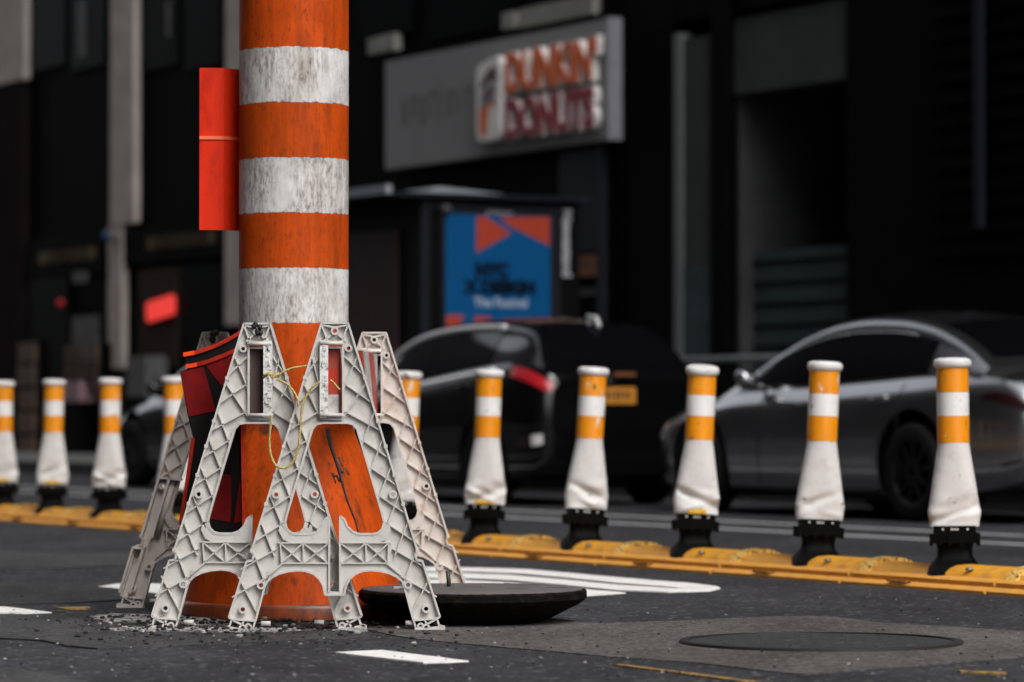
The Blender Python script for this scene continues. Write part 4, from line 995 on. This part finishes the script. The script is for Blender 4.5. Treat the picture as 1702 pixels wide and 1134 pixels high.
# ---------------------------------------------------------------- far street front
PF = 21.25
def bld(name, label, px_mid):
    S, Z = SP(px_mid, PF); r = thing(name, label, 'building', W(PF, S, 0.145), RZ); return r, S
class FB:
    """box helper on a facade: photo px -> local coords of a building"""
    def __init__(s, root, S0): s.root, s.S0 = root, S0
    def xz(s, px, py, P=PF):
        S, z = SZ(px, py, P); return s.S0 - S, z - 0.145
    def box(s, name, mat, px0, px1, py0, py1, d0, d1, parent=None, P=PF, mb=None):
        x0, _ = s.xz(px0, py0, P); x1, _ = s.xz(px1, py1, P); pm = (px0 + px1) / 2
        _, z1 = s.xz(pm, py0, P); _, z0 = s.xz(pm, py1, P); z0 = max(z0, 0)
        m = mb or MB(); m.box(x0, x1, d0 + P - PF, d1 + P - PF, z0, z1)
        return m.build(name, mat, parent or s.root) if mb is None else m
# right: black granite block with a recessed entrance
rb, S0 = bld('granite_building', 'black granite building with recessed entrance behind the grey sedan', 1370); fb = FB(rb, S0)
xl, _ = fb.xz(1042, 0); xe0, _ = fb.xz(1118, 0); xe1, _ = fb.xz(1408, 0); xr = S0 + 25
mb = MB(); mb.box(xl, xe0, 0, 12, 0, 60); mb.box(xe1, xr, 0, 12, 0, 60)
_, zl = fb.xz(1260, 10); mb.box(xe0 + 0.001, xe1 - 0.001, 0.01, 12, zl, 60); mb.box(xe0 + 0.002, xe1 - 0.002, 2.6, 12, 0, zl - 0.002)
mb.build('wall', M['granite'], rb)
fb.box('frame_post', M['steel_edge'], 1124, 1136, 55, 640, -0.03, 0.12)
fb.box('side_panel', M['granite_mid'], 1138, 1184, 60, 640, 0.0, 0.06)
fb.box('mullion', M['granite'], 1186, 1212, -40, 640, -0.04, 0.10)
lt = fb.box('lintel', M['granite_mid'], 1214, 1406, 12, 142, 0.06, 0.5)
xj, zj = fb.xz(1214, 142); mb = MB(); mb.box(xj - 0.05, xj + 0.02, 0.12, 2.59, 0, zl - 0.01); mb.build('recess_side', M['granite_mid'], rb)
mb = MB(); xk, _ = fb.xz(1406, 142); mb.box(xj + 0.03, xk, 1.9, 1.95, 0, zl - 0.02); mb.build('recess_back', M['shop_black'], rb)
fb.box('glazing', M['teal_glass'], 1216, 1406, 410, 640, 0.30, 0.34)
fb.box('low_glazing', M['teal_glass'], 1138, 1184, 440, 640, -0.012, -0.002)
for k in range(5): fb.box('glazing_bar', M['granite'], 1214, 1406, 428 + k*36, 431 + k*36, 0.28, 0.295)
lv = MB()
for k in range(24):
    x0, _ = fb.xz(1556, 0); x1, _ = fb.xz(1760, 0); z = 2.2 + k * 0.22; lv.box(x0, x1, -0.10, -0.02, z, z + 0.10)
lv.build('louvre', M['granite_mid'] if False else M['shop_black'], rb)
fb.box('louvre_post', M['kiosk_frame'], 1640, 1652, -60, 380, -0.16, -0.10)
# middle: dark shopfront with the grey sign
mbd, S1 = bld('shop_building', 'dark shop building carrying the long grey sign above the newsstand', 810); f2 = FB(mbd, S1)
xl, _ = f2.xz(470, 0); xr, _ = f2.xz(1041, 0)
mb = MB(); mb.box(xl, xr, 0, 12, 0, 60); mb.build('wall', M['shop_black'], mbd)
for (a, b) in ((480, 560), (600, 690), (720, 860), (880, 1000)): f2.box('window', M['shop_glass'], a, b, -160, 60 - (a-600)*0.05, -0.04, 0.03)
f2.box('shop_window', M['shop_glass'], 700, 1000, 300, 660, -0.04, 0.03)
f2.box('pilaster', M['kiosk_frame'], 1004, 1010, 240, 640, -0.10, 0.0)
f2.box('pilaster', M['kiosk_frame'], 935, 1003, 250, 420, -0.06, 0.0)
f2.box('sill_unit', M['sill'], 848, 866, 20, 47, -0.12, 0.0)
f2.box('sill_unit', M['sill'], 878, 1000, 2, 34, -0.12, 0.0)
f2.box('sill_unit', M['sill'], 624, 646, 62, 88, -0.12, 0.0)
f2.box('sill_unit', M['sill'], 650, 668, 56, 84, -0.12, 0.0)
f2.box('window_display', M['amber'], 962, 1004, 425, 460, -0.10, -0.05)
f2.box('display_shelf', M['granite_mid'], 962, 1004, 480, 492, -0.10, -0.05)
# shop sign, 0.3 m deep, hung on the wall
PSn = PF - 0.16
Sa, za1 = SZ(640, 96, PSn); Sb, _ = SZ(1010, 30, PSn)
_, zt = SZ(1020, 27.6, PSn); _, zb_ = SZ(1020, 230, PSn)
sg = thing('shop_sign', 'long grey sign box with orange and magenta letters on dark wall', 'sign', W(PSn, (Sa + Sb) / 2, zb_), RZ)
hwid = (Sa - Sb) / 2; hh = zt - zb_
mb = MB(); mb.box(-hwid, hwid, 0, 0.158, 0, hh); mb.build('sign_box', M['sign_grey'], sg)
mb = MB(); mb.box(hwid + 0.001, hwid + 0.07, -0.03, 0.158, -0.005, hh + 0.01); mb.build('end_cap', M['sign_end'], sg)
def sx_(px): return (Sa + Sb) / 2 - SP(px, PSn)[0]
def lettering(body, pxa, pxb, zlo, zhi, face, par):
    x0, x1 = sx_(pxa), sx_(pxb); mb = text_mb(body, 1.0, 0.02, 0.035, 1.0, 1.02)
    xs = [v[0] for v in mb.v]; zs = [v[2] for v in mb.v]; kx = (x1 - x0) / (max(xs) - min(xs)); kz = (zhi - zlo) / (max(zs) - min(zs))
    fx = lambda v: (x0 + (v[0] - min(xs)) * kx, zlo + (v[2] - min(zs)) * kz)
    mf = MB(); mf.add([(fx(v)[0], -0.105 + v[1] * 0.6, fx(v)[1]) for v in mb.v], mb.f); lt = mf.build('lettering', face, par)
    m2 = text_mb(body, 1.0, 0.10, 0.052, 1.0, 1.02)
    mr = MB(); mr.add([(fx(v)[0], -0.050 + v[1] * 0.9, fx(v)[1]) for v in m2.v], m2.f); mr.build('letter_return', M['letter_white'], lt)
lettering("DUNKIN'", 853, 1004, hh * 0.50, hh * 0.86, M['letter_orange'], sg)
lettering("DONUTS", 853, 1000, hh * 0.10, hh * 0.45, M['letter_pink'], sg)
xa, xb = sx_(806), sx_(846); w = xb - xa
mb = MB(); pts = []
for cx, cz, a0 in ((xb - 0.12, hh*0.84 - 0.12, 0), (xa + 0.12, hh*0.80 - 0.12, 90), (xa + 0.12, hh*0.12 + 0.12, 180), (xb - 0.12, hh*0.12 + 0.12, 270)):
    pts += [(cx + 0.12*math.cos(R(a0 + k*22.5)), cz + 0.12*math.sin(R(a0 + k*22.5))) for k in range(5)]
mb.prism([pts], -0.12, -0.001); lb = mb.build('logo_box', M['letter_white'], sg)
def logo(name, mat, poly, d=-0.126): 
    mb = MB(); mb.prism([[(xa + x * w, hh * z) for x, z in poly]], d, -0.121); mb.build(name, mat, lb)
logo('cup_lid', M['logo_dark'], [(0.15, 0.60), (0.30, 0.68), (0.62, 0.76), (0.84, 0.74), (0.86, 0.62), (0.5, 0.63), (0.2, 0.56)])
logo('cup_shade', M['sign_end'], [(0.16, 0.40), (0.78, 0.46), (0.82, 0.60), (0.5, 0.61), (0.2, 0.53)])
logo('cup_side', M['letter_orange'], [(0.16, 0.17), (0.42, 0.17), (0.50, 0.40), (0.80, 0.43), (0.80, 0.46), (0.14, 0.39)])
logo('steam_mark', M['logo_dark'], [(0.30, 0.50), (0.55, 0.57), (0.76, 0.56), (0.60, 0.52), (0.40, 0.46)], -0.129)
gh = MB(); rnd = random.Random(5)
for k in range(9):
    a = sx_(668 + k * 15); b_ = sx_(668 + k * 15 + rnd.choice((5, 7, 9))); z0 = hh * rnd.uniform(0.36, 0.44); z1 = hh * rnd.uniform(0.60, 0.66)
    gh = MB(); gh.box(a, b_, -0.003, 0.0, z0, z1)
    if k % 2: gh.box(a, sx_(668 + k*15 + 11), -0.0035, 0.0, z1 - 0.08, z1)
    gh.build('faded_mark', M['sign_ghost'], sg)
# left: stone piers and shopfronts
lbd, S2 = bld('stone_building', 'dark building with pale stone piers and shopfronts behind left bollards', 250); f3 = FB(lbd, S2)
xl = f3.xz(-330, 0)[0] - 55; xr, _ = f3.xz(469, 0)
mb = MB(); mb.box(xl, xr, 0, 12, 0, 60); mb.build('wall', M['shop_black'], lbd)
f3.box('pier', M['stone'], 194, 233, -400, 372, -0.12, -0.002)
f3.box('pier', M['stone'], 190, 213, 374, 612, -0.11, -0.002)
f3.box('pier', M['stone'], 386, 424, -400, 540, -0.12, -0.002)
f3.box('pier', M['stone'], 3, 50, -400, 136, -0.12, -0.002)
f3.box('pier_foot', M['brown_stone'], 3, 48, 138, 700, -0.11, -0.002)
f3.box('pier_foot', M['brown_stone'], 181, 212, 613, 740, -0.115, -0.002)
for (a, b) in ((58, 112), (122, 178), (245, 300), (310, 372)): f3.box('window', M['shop_glass'], a, b, -120, 112, -0.06, 0.0)
f3.box('curtain', M['grey_item'], 134, 147, 0, 95, -0.075, -0.061)
f3.box('curtain', M['grey_item'], 282, 288, 0, 60, -0.075, -0.061)
f3.box('fascia', M['granite'], 50, 180, 392, 458, -0.08, -0.002)
f3.box('fascia', M['granite'], 212, 384, 372, 432, -0.08, -0.002)
for px0, n_, py in ((66, 9, 432), (246, 11, 408)):     # gilt letters, too blurred to read
    rnd = random.Random(px0); mb = MB()
    for k in range(n_):
        a = px0 + k * 8.6; w_ = rnd.choice((1.6, 2.0)); x0, z0 = f3.xz(a, py + 8 - k * 0.9, PF - 0.08); x1, _ = f3.xz(a + w_, py, PF - 0.3)
        mb.box(x0, x1, -0.10, -0.081, z0, z0 + 0.20)
        if rnd.random() < 0.7: x2, _ = f3.xz(a + 5.5, py, PF - 0.08); zz = rnd.choice((0.0, 0.08, 0.16)); mb.box(x0, x2, -0.098, -0.081, z0 + zz, z0 + zz + 0.04)
    mb.build('gilt_lettering', M['gold'], lbd)
f3.box('door', M['brown_blind'], 236, 300, 446, 612, -0.06, -0.002)
f3.box('shop_window', M['shop_glass'], 306, 384, 440, 640, -0.06, -0.002)
f3.box('shop_window', M['shop_glass'], 52, 118, 462, 660, -0.06, -0.002)
f3.box('side_door', M['grey_item'], 124, 166, 525, 600, -0.05, -0.002)
# light box in the door
def front_item(name, label, cat, mat, px0, px1, py0, py1, d, group=None, depth=0.06, f=None, part=None):
    pm = (px0 + px1) / 2; P = PF - d; Sm, z1 = SZ(pm, py0, P); _, z0 = SZ(pm, py1, P); Sl, _ = SP(px0, P); Sr, _ = SP(px1, P)
    o = thing(name, label, cat, W(P, Sm, z0), RZ, group); hw_ = (Sl - Sr) / 2; h_ = z1 - z0
    return o, hw_, h_
o, hw_, h_ = front_item('light_box', 'glowing red rectangular light box in the dark shop doorway', 'lit sign', None, 245, 290, 496, 529, 0.12)
o.rotation_euler = (0, -0.10, RZ)
mb = MB(); rows = []
for y in (-0.02, 0.02):
    rows.append([(x, y, z) for x, z in ((-hw_+0.05, 0), (hw_-0.05, 0), (hw_, 0.05), (hw_, h_-0.05), (hw_-0.05, h_), (-hw_+0.05, h_), (-hw_, h_-0.05), (-hw_, 0.05))])
mb.grid(rows, 0, False, wrap=True); mb.add(rows[0], [tuple(range(8))]); mb.add(rows[1], [tuple(reversed(range(8)))]); mb.build('lit_face', M['neon'], o)
mb = MB(); mb.box(-hw_ + 0.03, hw_ - 0.03, 0.021, 0.06, 0.03, h_ - 0.03); mb.build('housing', M['shop_black'], o)
o, hw_, h_ = front_item('signal_lamp', 'tiny dim red lamp glowing inside the dark left shopfront', 'lamp', None, 95, 106, 497, 509, 0.2)
mb = MB(); mb.lathe([(0.02, 0.0), (0.06, 0.02), (0.065, 0.07), (0.03, 0.11)], 12); mb.build('lens', M['neon_dim'], o)
mb = MB(); mb.box(-0.05, 0.05, 0.03, 0.14, -0.04, 0.0); mb.build('mount', M['shop_black'], o)
o, hw_, h_ = front_item('signal_lamp', 'tiny dim blue lamp beside the pale stone pier', 'lamp', None, 170, 182, 383, 397, 0.3)
mb = MB(); mb.lathe([(0.03, 0.0), (0.06, 0.03), (0.06, 0.09), (0.03, 0.12)], 12); mb.build('lens', M['blue_lamp'], o)
mb = MB(); mb.box(-0.05, 0.05, 0.03, 0.28, -0.04, 0.0); mb.build('mount', M['shop_black'], o)
# goods and racks standing before the left shops
for nm, lb_, cat, m_, r in (('display_rack', 'narrow rack of mottled cards at far left shopfront', 'rack', 'mixed_item', (34, 62, 566, 760)),
                            ('display_rack', 'rack of orange and grey cards left of the stone pier', 'rack', 'mixed_item', (110, 166, 572, 640)),
                            ('carton', 'pale pink carton standing before the left shop door', 'box', 'pink_item', (108, 146, 634, 668)),
                            ('news_box', 'grey box with mottled front right of the stone pier', 'box', 'grey_item', (226, 258, 592, 660)),
                            ('notice_card', 'small grey card hanging above the left shop window', 'notice', 'grey_item', (120, 142, 452, 470))):
    o, hw_, h_ = front_item(nm, lb_, cat, None, *r[:2], r[2], r[3], 0.6)
    if nm != 'notice_card':
        z0 = o.location.z - 0.145; o.location.z = 0.145; 
    else: z0 = 0
    mb = MB()
    if nm == 'display_rack':
        for k in range(5):
            zz = z0 + h_ * k / 5; mb.box(-hw_*0.95, hw_*0.95, -0.05 - 0.02*(k % 2), 0.03, zz + 0.02, zz + h_/5 - 0.03)
        mb.build('cards', M[m_], o); 
        for a, b in ((-hw_, -hw_*0.96), (hw_*0.96, hw_)): mb = MB(); mb.box(a, b, 0, 0.2, 0, z0 + h_); mb.build('rack_post', M['shop_black'], o)
    elif nm == 'notice_card':
        mb.box(-hw_, hw_, 0, 0.03, 0, h_); mb.build('card', M[m_], o); mb = MB(); mb.box(-0.02, 0.02, 0.03, 0.6, h_*0.4, h_*0.6); mb.build('bracket', M['shop_black'], o)
    else:
        mb.box(-hw_, hw_, -0.15, 0.2, z0, z0 + h_); mb.build('box_body', M[m_], o); mb = MB(); mb.box(-hw_*0.9, hw_*0.9, -0.1, 0.15, 0, z0 - 0.002); mb.build('stand', M['shop_black'], o)
# railing before the granite entrance
Sr0, zr = SZ(1205, 597, 20.4)
rl = thing('railing', 'low grey metal railing on pavement between the two parked cars', 'railing', W(20.4, Sr0, 0.145), RZ)
mb = MB(); mb.tube([(-1.9, 0, zr - 0.145), (1.9, 0, zr - 0.145)], 0.035, 10); mb.build('top_rail', M['rail_metal'], rl)
for x in (-1.85, 0, 1.85):
    mb = MB(); mb.tube([(x, 0, 0), (x, 0, zr - 0.17)], 0.025, 8); mb.build('upright', M['shop_black'], rl)

# newsstand on the pavement
SN, PN0, PN1 = 33.5, 16.95, 18.85
ns = thing('newsstand', 'black newsstand kiosk with a blue poster on its end wall', 'kiosk', W(PN0, SN, 0.145), RZ)
mb = MB(); wN = PN1 - PN0; hN = 2.86
mb.box(-3.6, 0, 0, wN, 0, hN); mb.build('body', M['kiosk'], ns)
mb = MB(); mb.box(-3.8, 0.12, -0.35, wN + 0.1, hN + 0.001, hN + 0.05); mb.build('roof', M['kiosk_frame'], ns)
mb = MB(); mb.box(-3.8, 0.05, -0.42, -0.351, hN + 0.03, hN + 0.12); mb.build('roof_fascia', M['kiosk_roof'], ns)
mb = MB()
v = [(-3.6, 0.0, hN + 0.052), (0.10, 0.0, hN + 0.052), (0.10, wN * 0.5, hN + 0.052), (-3.6, wN * 0.5, hN + 0.052), (-3.3, 0.25, hN + 0.12), (-0.05, 0.25, hN + 0.12)]
mb.add(v, [(0, 1, 5, 4), (1, 2, 5), (2, 3, 4, 5), (3, 0, 4)]); mb.build('skylight', M['kiosk_roof'], ns)
mb = MB(); mb.box(-3.4, -0.5, -0.03, -0.002, 0.9, 2.55); mb.build('display', M['kiosk_red'], ns)
mb = MB(); mb.box(0.002, 0.03, 0.0, 0.10, 0, hN - 0.02); mb.box(0.002, 0.03, wN - 0.32, wN - 0.24, 0, hN - 0.02); mb.box(0.002, 0.03, 0.101, wN - 0.321, 2.74, 2.80); mb.build('end_frame', M['kiosk_frame'], ns)
def py_(px):   # local y on the end wall
    t = (px - CX) / F; Z = SN / (0.8805 - 0.4741 * t); return Z * (t * 0.8805 + 0.4741) - PN0
def pz_(px, py):
    t = (px - CX) / F; Z = SN / (0.8805 - 0.4741 * t); return H + (HY - py) / F * Z - 0.145
y0, y1 = py_(737), py_(911); z1 = pz_(820, 358); z0 = z1 - 1.70
fr = MB(); fr.box(0.004, 0.045, y0 - 0.05, y1 + 0.05, z0 - 0.05, z1 + 0.045); pc = fr.build('poster_case', M['kiosk_frame'], ns)
mb = MB(); mb.box(0.0455, 0.050, y0, y1, z0, z1); po = mb.build('poster', M['poster_blue'], pc)
def pp(name, mat, px, d):
    mb = MB(); n = len(px)
    v = [(0.0502 + d, py_(x), pz_(x, y)) for x, y in px]; tri = tessellate_polygon([[Vector((p[1], p[2], 0)) for p in v]]); mb.add(v, tri); mb.build(name, mat, po)
pp('print_shape', M['poster_red'], [(788, 360), (803, 360), (846, 388), (788, 420)], 0.002)
pp('print_shape', M['poster_red'], [(826, 361), (910, 361), (910, 409), (842, 375)], 0.002)
pp('print_shape', M['poster_red'], [(738, 524), (768, 524), (760, 540), (738, 552)], 0.002)
pp('print_shape', M['poster_red'], [(785, 526), (812, 527), (808, 560), (785, 552)], 0.002)
def ptext(body, pxa, pxb, pya, pyb, mat, par, off=0.02, x=0.052):
    mb = text_mb(body, 1.0, 0.003, off); xs = [v[0] for v in mb.v]; zs = [v[2] for v in mb.v]
    a, b = py_(pxa), py_(pxb); za, zb2 = pz_((pxa+pxb)/2, pyb), pz_((pxa+pxb)/2, pya)
    m2 = MB(); m2.add([(x - v[1], a + (v[0]-min(xs))/(max(xs)-min(xs))*(b-a), za + (v[2]-min(zs))/(max(zs)-min(zs))*(zb2-za)) for v in mb.v], mb.f); m2.build('print_text', mat, par)
ptext('NYC', 786, 842, 436, 463, M['poster_ink'], po, 0.085)
ptext('X DESIGN', 765, 886, 465, 491, M['poster_ink'], po, 0.085)
ptext('The Festival', 784, 872, 495, 511, M['poster_white'], po, 0.012)
ptext('JCDecaux', 804, 849, 351, 358, M['text_white'], ns, 0.01, 0.05)
mb = text_mb('Newsstand', 0.20, 0.006, 0.008); xs = [v[0] for v in mb.v]; zs = [v[2] for v in mb.v]
ya, yb = py_(934), py_(950); zt_, zb_2 = pz_(942, 348), pz_(942, 460)
m2 = MB(); m2.add([(0.012 - v[1], ya + (v[2]-min(zs))/(max(zs)-min(zs))*(yb-ya), zt_ + (v[0]-min(xs))/(max(xs)-min(xs))*(zb_2-zt_)) for v in mb.v], mb.f); m2.build('lettering', M['text_white'], ns)
mb = MB(); mb.lathe([(0.02, 0), (0.05, 0.02), (0.05, 0.08), (0.02, 0.1)], 10, c=(0.06, py_(738))); lp = mb.build('corner_lamp', M['grey_item'], ns); lp.location.z = pz_(738, 356)

# opposite side of the street (behind the camera): the dark fronts the cars and windows face
for k, (a, b, h, wc) in enumerate(((-30, 22, 40, (0.016, 0.012, 0.011)), (22.4, 70, 44, (0.014, 0.014, 0.016)), (70.4, 150, 40, (0.014, 0.011, 0.010)))):
    t = thing('office_building', ('brown', 'slate grey', 'dark red')[k] + ' office block lining the near side of the street', 'building', W(-9.0, (a + b) / 2, 0), RZ)
    mb = MB(); hl = (b - a) / 2; mb.box(-hl, hl, -12, 0, 0, h); mb.build('wall', facade_mat('office_front', wc, (0.006, 0.007, 0.008), 2.4, 3.2), t)
    mb = MB(); mb.box(-hl - 0.1, hl + 0.1, 0.002, 0.5, h - 0.8, h + 0.1); mb.build('cornice', M['stone'], t)

# ---------------------------------------------------------------- light, sky, camera
EL = 50.0
sv = Vector((0.62 * math.cos(R(EL)), -0.785 * math.cos(R(EL)), math.sin(R(EL))))
ld = bpy.data.lights.new('sun', 'SUN'); ld.energy = 0.55; ld.angle = R(40); ld.color = (1.0, 0.965, 0.92)
lo = bpy.data.objects.new('sun', ld); COL.objects.link(lo); lo.rotation_euler = sv.to_track_quat('Z', 'Y').to_euler(); lo.location = (5, -5, 20)
wd = bpy.data.worlds.new('World'); sc.world = wd; wd.use_nodes = True
nt = wd.node_tree; bg = nt.nodes['Background']
sky = nt.nodes.new('ShaderNodeTexSky'); sky.sky_type = 'NISHITA'; sky.sun_disc = False
sky.sun_elevation = R(EL); sky.sun_rotation = math.atan2(sv.x, sv.y); sky.dust_density = 5; sky.air_density = 0.8; sky.ozone_density = 0.4
hs = nt.nodes.new('ShaderNodeHueSaturation'); hs.inputs['Saturation'].default_value = 0.18; hs.inputs['Value'].default_value = 1.5
nt.links.new(sky.outputs[0], hs.inputs['Color']); nt.links.new(hs.outputs[0], bg.inputs['Color']); bg.inputs['Strength'].default_value = 0.15

cd = bpy.data.cameras.new('camera'); cam = bpy.data.objects.new('camera', cd); COL.objects.link(cam)
cd.sensor_width = 36; cd.sensor_fit = 'HORIZONTAL'; cd.lens = 36 * F / 1702.0
cam.location = (0, 0, H); cam.rotation_euler = (R(90) + math.atan(123.0 / F), 0, 0)
cd.clip_start = 0.1; cd.clip_end = 1000
cd.dof.use_dof = True; cd.dof.focus_distance = 12.5; cd.dof.aperture_fstop = 2.8; cd.dof.aperture_blades = 0
sc.camera = cam
sc.view_settings.view_transform = 'Standard'; sc.view_settings.look = 'None'
sc.view_settings.exposure = 0.58; sc.view_settings.gamma = 1.0
sc.cycles.max_bounces = 6; sc.cycles.use_denoising = True
